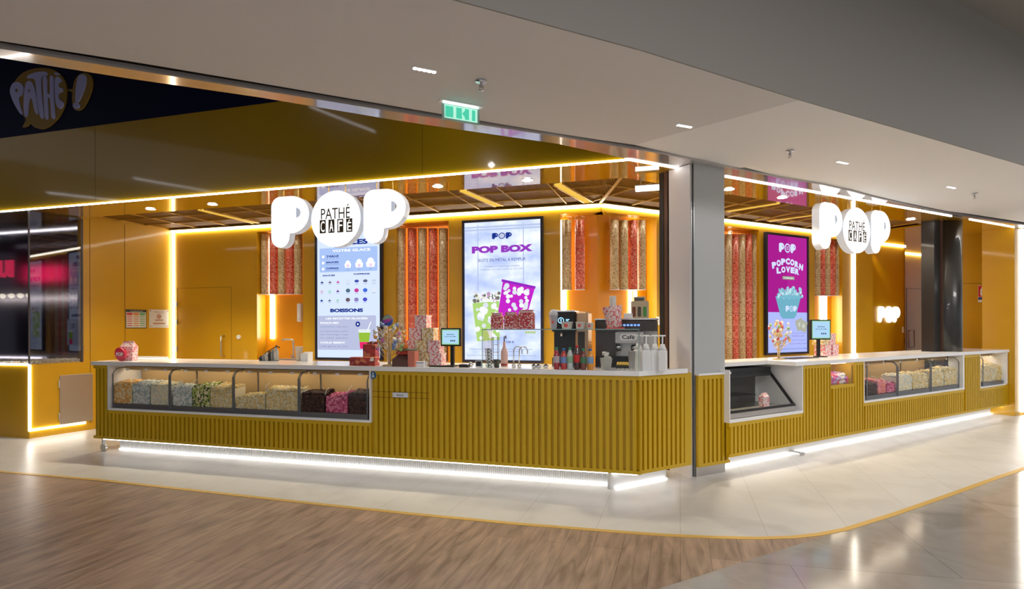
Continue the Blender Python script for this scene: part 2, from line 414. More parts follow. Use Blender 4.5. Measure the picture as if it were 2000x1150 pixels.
def ribbon(pts, w, z0, z1):
    mb = MB(); P = [Vector(p) for p in pts]; o = []
    for i, p in enumerate(P):
        d = (P[min(i+1, len(P)-1)]-P[max(i-1, 0)]).normalized(); n = Vector((-d.y, d.x)); o.append((p+n*w/2, p-n*w/2))
    for i in range(len(P)-1):
        mb.prism([xy(o[i][0]), xy(o[i+1][0]), xy(o[i+1][1]), xy(o[i][1])], z0, z1)
    return mb
def smooth_pts(P, n=5):
    out = []
    for i in range(len(P)-1):
        a, b, c, d = P[max(0, i-1)], P[i], P[i+1], P[min(len(P)-1, i+2)]
        for k in range(n):
            t = k/n; out.append(.5*((2*b)+(c-a)*t+(2*a-5*b+4*c-d)*t*t+(3*b-3*c+d-a)*t**3))
    return out+[P[-1]]
struct('trim_1', ribbon(T, .05, -.05, .003), M_brass)

# mall ceiling with its curved edge, dark gap and polished strip
ZM = 3.145
edge = [(0, 80), (250, 119), (500, 161), (780, 209), (1090, 261), (1381, 315), (1416, 330), (1455, 327), (1520, 344), (1607, 358), (1664, 370), (1700, 380), (1760, 394), (1850, 412), (1895, 418), (2000, 434)]
stripT = [(0, 95), (250, 135), (500, 175), (780, 220), (1090, 267), (1300, 302), (1381, 318), (1430, 329), (1520, 347), (1607, 361), (1664, 374), (1700, 384), (1760, 398), (1850, 417), (1895, 424), (2000, 440)]
stripB = [(0, 113), (250, 153), (500, 189), (780, 236), (1090, 281), (1229, 311), (1332, 328), (1415, 344), (1520, 363), (1607, 378), (1664, 388.5), (1700, 395), (1760, 406), (1850, 422), (1895, 430), (2000, 450)]
def plan(pts, z, ext=(10, 8)):
    P = [Vector(xy(onz(x, y, z))) for x, y in pts]
    return [P[0]+(P[0]-P[1]).normalized()*ext[0]]+P+[P[-1]+(P[-1]-P[-2]).normalized()*ext[1]]
E_ = plan(edge, ZM); S_T = plan(stripT, ZC+.003); S_B = plan(stripB, ZC+.003)
beam = [Vector(xy(onz(x, y, ZM))) for x, y in ((880, 0), (1252, 100), (1560, 196), (2000, 324))]
beam = [beam[0]+(beam[0]-beam[1]).normalized()*14]+beam+[beam[-1]+(beam[-1]-beam[-2]).normalized()*12]
jn = Vector(xy(onz(1240, 283, ZM)))                    # joint between the two ceiling fields
k5 = 6
struct('ceiling', MB().prism([xy(p) for p in E_[:k5]]+[xy(jn)]+[xy(p) for p in beam[3::-1]], ZM, ZM+.02), M_ceil)
struct('ceiling', MB().prism([xy(jn)]+[xy(p) for p in E_[k5-0:]]+[xy(p) for p in beam[:2:-1]], ZM-.0, ZM+.02), M_ceil2)
struct('trim_2', MB().prism([xy(p) for p in S_T]+[xy(p) for p in S_B[::-1]], ZC+.003, ZC+.04), M_polish)
struct('trim_3', MB().prism([xy(p) for p in E_]+[xy(p) for p in [q+Vector((-.02, .14)) for q in S_T][::-1]], ZC+.055, ZC+.07), M_black)
# bulkhead face above the ceiling edge, and the higher ceiling towards the camera
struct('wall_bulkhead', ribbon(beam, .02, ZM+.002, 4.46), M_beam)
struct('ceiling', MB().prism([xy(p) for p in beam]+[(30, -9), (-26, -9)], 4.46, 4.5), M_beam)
# void behind the strip on the left: back of the mall ceiling and dark lid
struct('wall_void', ribbon([p+Vector((.03, -.06)) for p in E_[:7]], .04, ZM+.03, 6.6), pm('void_wall', (.05, .04, .03), .7))
struct('ceiling', MB().prism([xy(p) for p in E_[:7]]+[xy(L.W(-.1, 1)), xy(L.W(-19, 1))], 6.6, 6.65), pm('void_lid', (.05, .05, .05), .8))

# left fascia, navy band with the cinema sign above it
sK = L.sx(57, LF)                                       # kiosk corner along the fascia
sC = L.loc(Q.o).x                                       # ceiling corner
zn = (L.hit(20, 268.5, LF)[1]+L.hit(500, 203, LF)[1])/2
struct('wall_fascia', MB().box(-18, sC, LF, LF+.12, ZC+.012, zn), M_fascia, frM(L))
struct('wall_fascia', MB().box(-18, sC, LF, LF+.12, zn, 6.6), M_navy, frM(L))
mb = MB()
for px in (187, 826): s = L.sx(px, LF); mb.box(s-.002, s+.002, LF-.001, LF, ZC+.03, zn)
struct('trim_4', mb, M_seam, frM(L))
# glossy soffit ring
cI = isect(L, LI, Q, QI); cO = isect(L, LF, Q, 0)
sq1 = Q.sx(1750, QI, 420)
struct('ceiling', MB().prism([xy(L.W(-14, LF)), xy(cO), xy(cI), xy(L.W(-14, LI))], ZC, ZC+.025), M_soffit)
struct('ceiling', MB().prism([xy(cO), xy(Q.W(14, 0)), xy(Q.W(14, 6)), xy(Q.W(sq1+.9, 6)), xy(Q.W(sq1+.9, QI)), xy(cI)], ZC, ZC+.025), M_soffit)
# gold perforated ceiling inside
bk = isect(L, LB+.2, Q, QB+.2)
Gr = Frame(cI.x, cI.y, -16.23)
def local_prism(fr, pts, z0, z1): return MB().prism([xy(fr.loc(Vector((p[0], p[1], 0)))) for p in pts], z0, z1)
struct('ceiling', local_prism(L, [xy(L.W(-14, LI-.02)), xy(cI), xy(bk), xy(L.W(-14, LB+.2))], ZC+.05, ZC+.07), M_grille, frM(L))
struct('ceiling', local_prism(Q, [xy(cI), xy(Q.W(14, QI-.02)), xy(Q.W(14, 7)), xy(Q.W(5, 7)), xy(bk)], ZC+.05, ZC+.07), M_grille, frM(Q))
mb = MB()
for k in range(1, 20): s = L.loc(cI).x-.25-.62*k; mb.box(s-.005, s+.005, LI, LB, ZC+.03, ZC+.05)
for o in (LI+.01, LI+.45, LI+.9): mb.box(-13, -.2-o*.2, o-.005, o+.005, ZC+.03, ZC+.05)
struct('trim_5', mb, M_rib, frM(L))
mb = MB()
for k in range(0, 13): s = .9+.62*k; mb.box(s-.005, s+.005, QI, QB+2, ZC+.03, ZC+.05)
for o in (QI+.01, QI+.45, QI+.9, QI+2): mb.box(.5, sq1+.8, o-.005, o+.005, ZC+.03, ZC+.05)
struct('trim_6', mb, M_rib, frM(Q))
d = (bk-cI).normalized(); n = Vector((-d.y, d.x, 0))
struct('trim_7', MB().prism([xy(cI+n*.02), xy(cI-n*.02), xy(bk-n*.02), xy(bk+n*.02)], ZC+.025, ZC+.05), M_rib)

# back walls with recessed niches
ZH = L.hit(1000, 423.5, LB)[1]
def wallbox(fr, s0, s1, o0, o1, z0, z1, mat, name='wall_back'): return struct(name, MB().box(s0, s1, o0, o1, z0, z1), mat, frM(fr))
sB = L.loc(isect(L, LB, Q, QB)).x; qB = Q.loc(isect(L, LB, Q, QB)).x
sB2 = L.loc(bk).x; qB2 = Q.loc(bk).x
LX = lambda px: L.sx(px, LB)
QX = lambda px: Q.sx(px, QB)
for a, b in ((LX(337), LX(502)), (LX(592), LX(773)), (LX(877), LX(1095))): wallbox(L, a, b, LB, LB+.2, 0, ZH, M_wall)
wallbox(L, LX(337), sB, LB, LB+.2, ZH, ZC+.09, M_wall)
for a, b in ((LX(502), LX(592)), (LX(773), LX(877)), (LX(1095), sB2)): wallbox(L, a, b, LB+.2, LB+.26, 0, ZC+.09, M_orange)
qs = [QX(1283), QX(1396), QX(1483), QX(1591), QX(1645), QX(1705)]
for a, b in ((qs[0], qs[1]), (qs[2], qs[3]), (qs[4], qs[5])): wallbox(Q, a, b, QB, QB+.2, 0, ZH, M_wall, 'wall_right')
wallbox(Q, qB, qs[5], QB, QB+.2, ZH, ZC+.09, M_wall, 'wall_right')
for a, b in ((qB2, qs[0]), (qs[1], qs[2]), (qs[3], qs[4])): wallbox(Q, a, b, QB+.2, QB+.26, 0, ZC+.09, M_orange, 'wall_right')
q2 = Q.sx(1768, QB+.3); wallbox(Q, qs[5]-.1, q2, QB+.3, QB+.4, 0, ZC+.09, M_wall, 'wall_right')
wallbox(Q, q2-.1, Q.sx(1860, QB+.9), QB+.9, QB+1., 0, ZC+.09, M_wall, 'wall_right')
wallbox(Q, q2-.1, q2, QB+.3, QB+.9, 0, ZC+.09, M_wall, 'wall_right')
# end wall beyond the black column
EW = Frame(8.87, 10.18, -24)
struct('wall_end', MB().box(-1.2, .15, 0, .12, 0, ZC+.09), M_wall, frM(EW))
struct('wall_end', ribbon([(7.86, 10.66), (7.86+.79*2.2, 10.66+2.2)], .06, 0, ZC+.09), M_wall)  # hidden return wall, added so the recessed wall mirrors yellow
mb = MB()
s0, z0 = EW.hit(1955, 552, 0); s1 = EW.sx(1896, 0)
mb.box(s0-.003, s0+.003, -.002, 0, .1, z0+.0); mb.box(s1-.3, s0, -.002, 0, z0-.003, z0+.003)
struct('door_3', mb, M_seam, frM(EW))
# pillar closing the right end, with its upright light
pe = Q.sx(1979, .02); p2 = Q.sx(1996, .02)
struct('wall_pillar', MB().box(pe, p2, -.0, .45, 0, ZC+.001), M_wall, frM(Q))
# left side wall and kiosk
K = L.W(sK, LF); B = L.W(LX(337), LB)
KF = Frame(K.x, K.y, math.degrees(math.atan2(B.y-K.y, B.x-K.x)))
sg = KF.sx(162, 0); sb = (B-K).length
zk = KF.hit(57, 712, 0)[1]
struct('wall_left', MB().box(sg, sb+.2, 0, .12, 0, ZC+.09), M_wall, frM(KF))
mb = MB()
for px, a, b in ((176, 0.1, ZC), (244, .1, ZC)):
    s = KF.sx(px, 0); mb.box(s-.003, s+.003, -.002, 0, a, b)
struct('trim_8', mb, M_seam, frM(KF))

# ------------------------------------------------------------------ light lines (each a fitting of the shop)
def led(label, fr, s0, s1, o0, o1, z0, z1, mat=M_led):
    o = MB().box(s0, s1, o0, o1, z0, z1).build('led_strip', mat, None, frM(fr)); tag(o, label, 'light strip'); return o
led('long white light line along the lower edge of the left fascia', L, -14, sC-.004, LF-.014, LF, ZC-.009, ZC+.008)
qc0 = Q.sx(1336, 0, 328)
led('short white light line between the ceiling corner and the white column', Q, .004, qc0, -.010, .004, ZC-.009, ZC+.004)
led('white light line over the right counter, grey column to black column', Q, Q.sx(1416, 0, 344), Q.sx(1858, 0, 424), -.010, .004, ZC-.009, ZC+.004)
led('white light line between the black column and the right pillar', Q, Q.sx(1893, 0, 430), pe-.02, -.010, .004, ZC-.009, ZC+.004)
led('warm light line along the top of the left back wall', L, LX(337), sB-.01, LB-.03, LB-.002, ZC-.02, ZC+.012, M_ledi)
led('warm light line along the top of the right back wall', Q, qB, qs[5], QB-.03, QB-.002, ZC-.02, ZC+.012, M_ledi)
s = LX(340); led('tall upright light line at the left end of the back wall', L, s-.013, s+.013, LB-.02, LB, .2, ZC-.03, M_ledi)
s = QX(1667); led('tall upright light line right of the striped tubes on the right back wall', Q, s-.035, s+.035, QB-.02, QB, .2, ZC-.03, M_ledi)
s = Q.sx(1998, -.02); led('upright light line at the far right edge of the shop', Q, s-.02, s+.02, -.03, 0.0, .05, ZC-.01, M_led)
M_nl = em('niche_led', (1, .93, .78), 6.5)
def nled(label, fr, px, off, z0, z1, w=.03, g='upright lights behind the popcorn tubes'):
    s = fr.sx(px, off); o = MB().bbox(s-w, s+w, off-.03, off, z0, z1, .004).build('niche_light', M_nl, None, frM(fr)); tag(o, label, 'light', g)
nled('upright light line under the short popcorn tubes above the sink', L, 533, LB+.2, 1.32, ZH-.05, .034)
for a, b in ((1102, 'left of the corner above the black coffee machine'), ): nled('upright light line '+b, L, a, LB+.2, 1.3, ZH-.05, .034)
nled('left upright light of the pair above the kraft carton', Q, 1230, QB+.2, 1.3, ZH-.05, .018)
nled('right upright light of the pair above the kraft carton', Q, 1240, QB+.2, 1.3, ZH-.05, .018)
nled('left upright light of the pair above the right till screen', Q, 1604, QB+.2, 1.2, ZH-.05, .022)
nled('right upright light of the pair above the right till screen', Q, 1611, QB+.2, 1.2, ZH-.05, .022)
nled('glowing edge light behind the tall tubes between the two left screens', L, 785, LB+.2, 1.2, ZH-.05, .02)
nled('glowing edge light behind the tall tubes beside the grey column', Q, 1424, QB+.2, 1.2, ZH-.05, .02)
# under-counter light

# ================================================================== COLUMNS
HB_ = .17
P0 = onz(1354.6, 931, 0)
CF = Frame(P0.x, P0.y, 28.78)
wG = CF.sx(1415.5, 0); yW = None
def perp_y(fr, px, s):                                   # depth at which the plane x=s of a frame is seen at px
    o = fr.I @ Vector((0, 0, CAMZ)); d = fr.I.to_3x3() @ ray(px, 600); t = (s-o.x)/d.x; return o.y+t*d.y
yW = perp_y(CF, 1307, -.03)
ZT = ZM-.001
col = thing('column', 'square column with grey right face and white left face, between the two counters', 'column', CF, 0, 0, 0)
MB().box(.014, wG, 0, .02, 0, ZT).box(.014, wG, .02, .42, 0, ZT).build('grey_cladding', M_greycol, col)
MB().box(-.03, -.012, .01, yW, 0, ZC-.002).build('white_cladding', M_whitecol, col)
MB().box(-.011, .0135, .012, .40, 0, ZT).build('black_slot', M_black, col)
MB().box(-.0148, -.0122, -.001, .009, 0, ZC).box(.0138, .0165, -.002, .0, 0, ZC).build('edge_profile', M_steel, col)
yD = perp_y(CF, 1289, -.03)
o = thing('post', 'slim black and brown post right behind the white face of the square column', 'post', CF, 0, 0, 0)
MB().box(-.032, .1, yW+.02, yW+.07, 0, ZC-.002).build('brown_profile', M_brown, o)
MB().box(-.036, .1, yW+.072, yD, 0, ZC-.002).build('black_profile', M_darkcol, o)
# round black column on the right, rising through the right counter
bc = Frame(*xy(onz(1868, 424, ZC)+Vector((.16, .42, 0))), 28.78)
o = thing('column', 'round black column standing behind the right counter', 'column', bc, 0, 0, 0)
MB().lathe([(.205, HB_+.01), (.205, ZC-.002)], 48, M_darkcol).build('cylinder_cladding', None, o)
MB().box(-.40, -.12, -.02, .16, HB_+.01, ZC-.002).build('flat_side_panel', M_darkcol, o)
MB().box(-.215, -.19, -.05, -.02, HB_+.01, ZC-.002).build('brown_profile', M_brown, o)

# ================================================================== COUNTERS
HS, HT, HB = 1.100, 1.055, 0.17
PIT, RW = .0605, .034
def slats(mb, s0, s1, z0, z1, off=.0, rail=.04, x0=0.0):
    """ribbed board: backing, top and bottom rails, upright ribs on one shared pitch"""
    mb.box(s0, s1, off+.030, off+.040, z0, z1)
    mb.box(s0, s1, off, off+.030, z0, z0+rail*.8); mb.box(s0, s1, off, off+.030, z1-rail, z1)
    k = math.ceil((s0-x0)/PIT)
    while x0+k*PIT < s1-.004:
        a = x0+k*PIT; b = min(a+RW, s1)
        mb.box(a, b, off, off+.0299, z0+rail*.8, z1-rail); k += 1
    return mb
sL = L.sx(182, .02); sa = L.sx(207, 0); sb_ = L.sx(722, 0)
s43 = C.sx(1343, 0); s36 = C.sx(1337, .02)
cn = thing('counter', 'long ribbed mustard yellow counter in front of the left menu screens, with white worktop edge', 'counter', L, 0, 0, 0)
F = .02
mb = MB()
slats(mb, sL, sa, HB, HT, F); slats(mb, sa, sb_, HB, .52, F); slats(mb, sb_, 0.015, HB, HT, F)
mb.box(sL, sL+.03, F+.03, .72, HB, HT)
mb.build('slatted_front', M_counter, cn)
CL = L.I @ C.M                                           # C frame seen from the L frame
mb = MB(); slats(mb, 0, s36, HB, HT, F, x0=.02)
m2 = MB(); m2.add(mb.v, mb.f, M=CL); m2.box(s36, C.sx(1350, .02), F, F+.03, HB, HT, M=CL)
m2.build('slatted_end', M_counter, cn)
mb = MB(); mb.box(sa, sa+.016, F-.004, .5, .52, HT); mb.box(sb_-.016, sb_, F-.004, .5, .52, HT); mb.box(sa+.016, sb_-.016, F-.006, .5, .52, .545); mb.box(sa+.016, sb_-.016, .5, .515, .52, HT)
mb.build('display_recess', M_slab, cn)
mb = MB(); mb.box(sL+.12, -.13, .26, .29, 0, HB-.002)
k = 0
while sL+.14+k*.022 < -.14: mb.box(sL+.14+k*.022, sL+.15+k*.022, .252, .26, .004, HB-.01); k += 1
mb.box(-.12, s43-.02, .26, .29, 0, HB-.002, M=CL)
mb.build('plinth', pm('plinth_white_metal', (.50, .50, .50), .4), cn)
mb = MB(); mb.box(sL+.05, -.03, .10, .125, HB-.028, HB-.012); mb.box(.03, s43-.03, .10, .125, HB-.028, HB-.012, M=CL)
mb.build('under_light', M_ledb, cn)
mb = MB(); mb.box(sL+.14, -.10, .235, .25, .002, .012); mb.box(-.06, s43-.03, .235, .25, .002, .012, M=CL); mb.build('floor_light', M_ledb, cn)
c0 = L.W(sL+.06, .1)
mb = MB(); mb.cyl((sL+.06, .09, .045), (sL+.06, .115, .045), .045, n=16); mb.box(sL+.05, sL+.07, .085, .12, .04, .16); mb.build('castor', M_steel, cn)
# drawer outline, plaque, access sticker
mb = MB(); zA = L.hit(780, 766, 0)[1]; zB = L.hit(780, 777, 0)[1]; s0 = L.sx(727, F); s1 = L.sx(838, F)
for z in (zA, zB): mb.box(s0, s1, F-.0015, F, z-.002, z+.002)
mb.build('cash_slot_outline', M_seam, cn)
s0, s1 = L.sx(767, F), L.sx(797, F)
pl = MB().bbox(s0, s1, F-.01, F-.001, zB+.004, zA-.004, .002).build('plaque', pm('plaque_white', (.75, .78, .85), .4), cn)
MB().mesh(text_me('Retrait', .07, .016), None, Matrix.Translation(((s0+s1)/2, F-.0115, (zA+zB)/2)) @ UP).build('plaque_text', pm('ink_blue', (.05, .06, .15), .5), pl)
sx0 = L.sx(727, F)
st = MB().cyl((sx0+.01, F-.003, 1.01), (sx0+.01, F-.0005, 1.01), .038, n=24).build('access_sticker', pm('sticker_blue', (.03, .12, .30), .4), cn)
cv = Canvas(); cv.disc(.0, .018, .007, M_slab); cv.rect(-.005, -.012, .003, .010, M_slab); cv.rect(-.005, -.012, .014, -.006, M_slab); cv.me(curve_me([arc(0, -.008, .016, .016, 150, 380, 14)+arc(0, -.008, .011, .011, 380, 150, 14)], .0002), M_slab)
cv.mb.build('wheelchair_symbol', None, st, None).location = (sx0+.01, F-.0035, 1.01)
# worktop
ic = isect(L, .75, C, .75)
wt = MB().prism([xy(L.loc(L.W(sL-.01, 0))), (0, 0), xy(L.loc(C.W(s43, 0))), xy(L.loc(C.W(s43, .13))), xy(L.loc(C.W(s43-.25, .14))), xy(L.loc(C.W(s43-.25, .75))), xy(L.loc(ic)), (sL-.01, .75)], HT+.001, HS)
o = wt.build('worktop', M_slab, None, frM(L)); tag(o, 'white worktop of the long left counter carrying the till and the glass shelf', 'worktop')

# yellow ribbed cladding at the foot of the square column
o = thing('column_cladding', 'ribbed mustard casing around the foot of the grey column', 'cladding', CF, 0, 0, 0)
sc1 = CF.sx(1425, -.05)
mb = MB(); mb.box(.016, .05, -.05, -.02, .10, 1.01); slats(mb, .05, sc1, .10, 1.01, -.05, x0=.05); mb.box(sc1-.03, sc1, -.02, .32, .10, 1.01)
mb.build('ribbed_casing', M_counter, o)
MB().box(.016, sc1-.04, -.02, .3, .0, .10).build('metal_base', M_brush, o)
MB().box(.016, sc1+.01, -.06, -.001, 1.011, 1.03).build('white_cap', M_slab, o)

# right counter
cc = thing('counter', 'ribbed mustard yellow counter running to the right past the round black column', 'counter', C, 0, 0, 0)
X = {p: C.sx(p, .0) for p in (1418, 1427, 1571, 1626, 1672, 1690, 1874, 1886, 1917, 1968, 1978)}
zn1 = (C.hit(1427, 823, 0)[1]+C.hit(1571, 800, 0)[1])/2
zn2 = C.hit(1690, 783, 0)[1]; zn3 = C.hit(1917, 756, 0)[1]; zs = C.hit(1650, 751, 0)[1]
zn2 = (zn2+C.hit(1874, 759, 0)[1])/2
mb = MB()
slats(mb, X[1427]+.0, X[1571], HB, zn1-.03, F, x0=.02)
slats(mb, X[1571], X[1626], HB, HT, F, x0=.02); slats(mb, X[1626], X[1672], HB, zs, F, x0=.02); slats(mb, X[1672], X[1690], HB, HT, F, x0=.02)
slats(mb, X[1690], X[1886], HB, zn2-.025, F, x0=.02); slats(mb, X[1886], X[1917], HB, HT, F, x0=.02); slats(mb, X[1917], X[1968], HB, zn3-.02, F, x0=.02); slats(mb, X[1968], X[1978], HB, HT, F, x0=.02)
mb.box(X[1978]-.02, X[1978], F+.03, .72, HB, HT); mb.box(X[1626], X[1672], F+.03, .5, zs-.02, zs)
mb.box(X[1626]-.02, X[1626], F+.03, .5, zs, HT); mb.box(X[1672], X[1672]+.02, F+.03, .5, zs, HT)
mb.build('slatted_front', M_counter, cc)
mb = MB()
a, b = X[1427], X[1571]
mb.box(a, b, F-.006, .62, zn1-.03, zn1); mb.box(a, a+.012, F-.004, .62, zn1, HT); mb.box(b-.014, b, F-.004, .62, zn1, HT); mb.box(a, b, .62, .63, zn1-.03, HT)
mb.build('chilled_case_recess', M_slab, cc)
mb = MB(); a, b = X[1690], X[1886]
mb.box(a, b, F-.006, .55, zn2-.025, zn2); mb.box(a, a+.014, F-.004, .55, zn2, HT); mb.box(b-.05, b, F-.004, .55, zn2, HT); mb.box(a, b, .55, .56, zn2, HT)
mb.build('display_recess', M_slab, cc)
mb = MB(); a, b = X[1917], X[1968]
mb.box(a, b, F-.006, .5, zn3-.02, zn3); mb.box(a, a+.012, F-.004, .5, zn3, HT); mb.box(b-.012, b+.05, F-.004, .5, zn3, HT); mb.box(a, b, .5, .51, zn3, HT)
mb.build('small_display_recess', M_slab, cc)
MB().box(X[1427]-.05, X[1978]-.1, .26, .29, 0, HB-.002).build('plinth', MATS['plinth_white_metal'], cc)
MB().box(X[1427]+.06, X[1978]-.08, .10, .125, HB-.028, HB-.012).build('under_light', M_ledb, cc)
MB().box(X[1427]+.02, X[1978]-.1, .235, .25, .002, .012).build('floor_light', M_ledb, cc)
MB().box(X[1571]+.1, X[1571]+.2, .12, .26, .0, .03).build('foot', M_steel, cc); MB().box(X[1978]-.1, X[1978]-.06, .06, .1, 0, HB).build('foot', M_steel, cc)
pts = [(X[1427]-.22, .36), (X[1571]-.16, .36), (X[1571]-.16, .0), (X[1978]+.01, 0), (X[1978]+.01, .75), (X[1427]-.22, .75)]
o = MB().prism(pts, HT+.001, HS).build('worktop', M_slab, None, frM(C)); tag(o, 'white stepped worktop of the right counter carrying the second till', 'worktop')
# service counter along the back wall
o = thing('back_counter', 'low service counter with white top along the back wall under the screens', 'counter', L, 0, 0, 0)
b0, b1 = LX(500), sB-.35
MB().box(b0, b1, LB-.58, LB-.002, .08, .91).build('carcass', M_wall, o)
MB().box(b0, b1+.01, LB-.6, LB-.001, .911, .95).build('top', M_slab, o)

# ------------------------------------------------------------------ popcorn heaps and cases
def kmat(name, c, r=.65): return pm('popcorn_'+name, c, r)
KC = {'caramel': [kmat('caramel', (.76, .38, .08)), kmat('caramel_b', (.82, .52, .20)), kmat('cream', (.86, .76, .52))],
      'white': [kmat('white', (.80, .80, .76)), kmat('bluewhite', (.40, .48, .48)), kmat('greywhite', (.64, .66, .60))],
      'cream': [kmat('cream', (.86, .76, .52)), kmat('cream_b', (.80, .74, .55)), kmat('greywhite', (.64, .66, .60))],
      'green': [kmat('green', (.38, .48, .08)), kmat('green_b', (.08, .13, .03)), kmat('cream', (.86, .76, .52))],
      'gold': [kmat('gold', (.80, .60, .24)), kmat('gold_b', (.62, .50, .24)), kmat('cream_b', (.80, .74, .55))],
      'choc': [kmat('choc', (.055, .022, .014), .4), kmat('choc_b', (.10, .04, .025), .4), kmat('choc_c', (.03, .012, .01), .4)],
      'pink': [kmat('pink', (.62, .12, .26)), kmat('pink_b', (.78, .30, .42)), kmat('pink_c', (.45, .06, .16))],
      'coral': [kmat('coral', (.85, .35, .25)), kmat('coral_b', (.75, .22, .18)), kmat('pink_b', (.78, .30, .42))],
      'candy': [kmat('cmag', (.75, .12, .40), .4), kmat('cwhite', (.85, .82, .80), .4), kmat('clilac', (.50, .35, .65), .4), kmat('cred', (.75, .10, .10), .4)]}
def heap(name, label, cat, fr, s0, s1, o0, o1, z0, zf, zb, cols, kr=.012, grp=None, tilt=0):
    rnd = random.Random(hash((round(s0, 2), round(zf, 2))) & 1023)
    mb = MB(); r = kr
    H = lambda s, o: z0+.01+(zf-z0)+(zb-zf)*(o-o0)/(o1-o0)+tilt*((s-s0)/(s1-s0)-.5)+.022*noise.noise((s*9, o*9, z0+s0))+.01
    n = max(2, int((s1-s0)/.03))
    vs = [(s0+.004, o0+r, z0)]; 
    # core body
    gs = [s0+.004+(s1-s0-.008)*i/n for i in range(n+1)]; go = [o0+r, (o0+o1)/2, o1]
    vs = []; fs = []
    for o in go:
        for s in gs: vs.append((s, o, z0)); vs.append((s, o, max(z0+.004, H(s, o)-r)))
    w = 2*(n+1)
    for j in range(2):
        for i in range(n):
            a = j*w+2*i; fs += [(a+1, a+3, a+w+3, a+w+1)]
            if j == 0: fs.append((a, a+2, a+3, a+1))
    fs += [(0, 1, w+1, w), (w, w+1, 2*w+1, 2*w), (2*n, w+2*n, w+2*n+1, 2*n+1), (w+2*n, 2*w+2*n, 2*w+2*n+1, w+2*n+1)]
    mb.add(vs, fs, cols[-1])
    st = r*1.45; s = s0+r
    while s < s1-r*.6:
        z = z0+r*.8
        while z < H(s, o0)-r*.3:
            mb.ico((s+rnd.uniform(-.3, .3)*r, o0+r*rnd.uniform(.9, 1.4), z+rnd.uniform(-.3, .3)*r), r*rnd.uniform(.85, 1.15), rnd.choice(cols), rnd=rnd); z += st
        o = o0+r*2
        while o < o1:
            mb.ico((s+rnd.uniform(-.4, .4)*r, o, H(s, o)-r*.3+rnd.uniform(-.3, .5)*r), r*rnd.uniform(.85, 1.2), rnd.choice(cols), rnd=rnd); o += st*1.1
        s += st
    ob = mb.build(name, None, None, frM(fr)); tag(ob, label, cat, grp); ob['kind'] = 'stuff'; return ob
M_casein = pm('case_inner_cream', (.52, .37, .18), .4)
M_lampc = em('case_fill_glow', (1, .86, .62), 6.5)
def case(fr, s0, s1, z0, z1, label, off=.05, depth=.40, tags=3, grp='curved glass popcorn cases', base=.05, ntop=None, inner=M_casein):
    t = thing('display_case', label, 'display case', fr, (s0+s1)/2, off, z0, group=None)
    w = (s1-s0)/2; h = z1-z0
    MB().box(-w+.004, w-.004, .0, depth, 0, base).build('base_tray', pm('tray_grey', (.20, .20, .21), .35, .6), t)
    pr = [(0, base), (0, h-.12)]+[(.09*(1-math.cos(R(a))), h-.12+.085*math.sin(R(a))) for a in (20, 40, 60, 80)]+[(.16, h-.033)]
    vs = []; fs = []
    for sx in (-w+.012, w-.012):
        vs += [(sx, y, z) for y, z in pr]
    k = len(pr)
    fs = [(i, k+i, k+i+1, i+1) for i in range(k-1)]
    g = MB(); g.add(vs, fs, smooth=True); g.build('curved_glass', M_pane, t)
    for sgn in (-1, 1):
        pts = [(sgn*(w-.006), y, z) for y, z in pr]+[(sgn*(w-.006), depth-.02, h-.035)]
        fb = MB().tube(pts, .0055, 6); fb.box(sgn*(w-.006)-.006, sgn*(w-.006)+.006, -.006, .004, 0, h-.10); fb.build('side_frame', pm('case_post_grey', (.22, .24, .26), .35, .5), t)
        
    MB().box(-w+.01, w-.01, depth-.012, depth, base, h-.035).build('back_panel', inner, t)
    MB().box(-w+.01, w-.01, .15, depth, h-.03, h-.022).build('top_panel', inner, t)
    MB().box(-w+.05, w-.05, .19, .21, h-.045, h-.031).build('lamp', M_lampc, t)  # unseen strip added to light the popcorn
    MB().box(-w+.012, w-.012, .165, .172, h-.062, h-.022).build('lamp_shield', inner, t)  # lip added to hide the glowing strip from the front
    for i in range(tags):
        x = -w+(2*w)*(i+.5)/tags
        e = MB(); e.add([(x+.028*math.cos(R(a)), .075, h-.050+.015*math.sin(R(a))) for a in range(0, 360, 24)], [tuple(range(15))]); e.add([(x+.028*math.cos(R(a)), .078, h-.050+.015*math.sin(R(a))) for a in range(0, 360, 24)], [tuple(range(14, -1, -1))])
        e.build('price_tag', M_slab, t)
    return t
def divider(t, fr, s, s0, s1, z0, zt, depth=.36):
    x = s-(s0+s1)/2
    MB().box(x-.003, x+.003, .02, depth, .05, zt-z0).build('divider', M_tint, t)
    MB().tube([(x, .02, zt-z0-.02), (x, .05, zt-z0+.03), (x, .10, zt-z0+.05)], .003, 5).build('divider_edge', M_slab, t)
LZ0, LZ1 = .546, HT-.002
CP = [219, 331.5, 456, 584, 719]
CS = [L.sx(p, .05) for p in CP]
names = ['leftmost popcorn case of the long left counter, caramel to cream popcorn', 'second popcorn case from the left on the left counter, with a green heap inside',
         'third popcorn case from the left on the left counter, half empty on its left side', 'popcorn case nearest the drawer plaque, with chocolate and pink heaps']
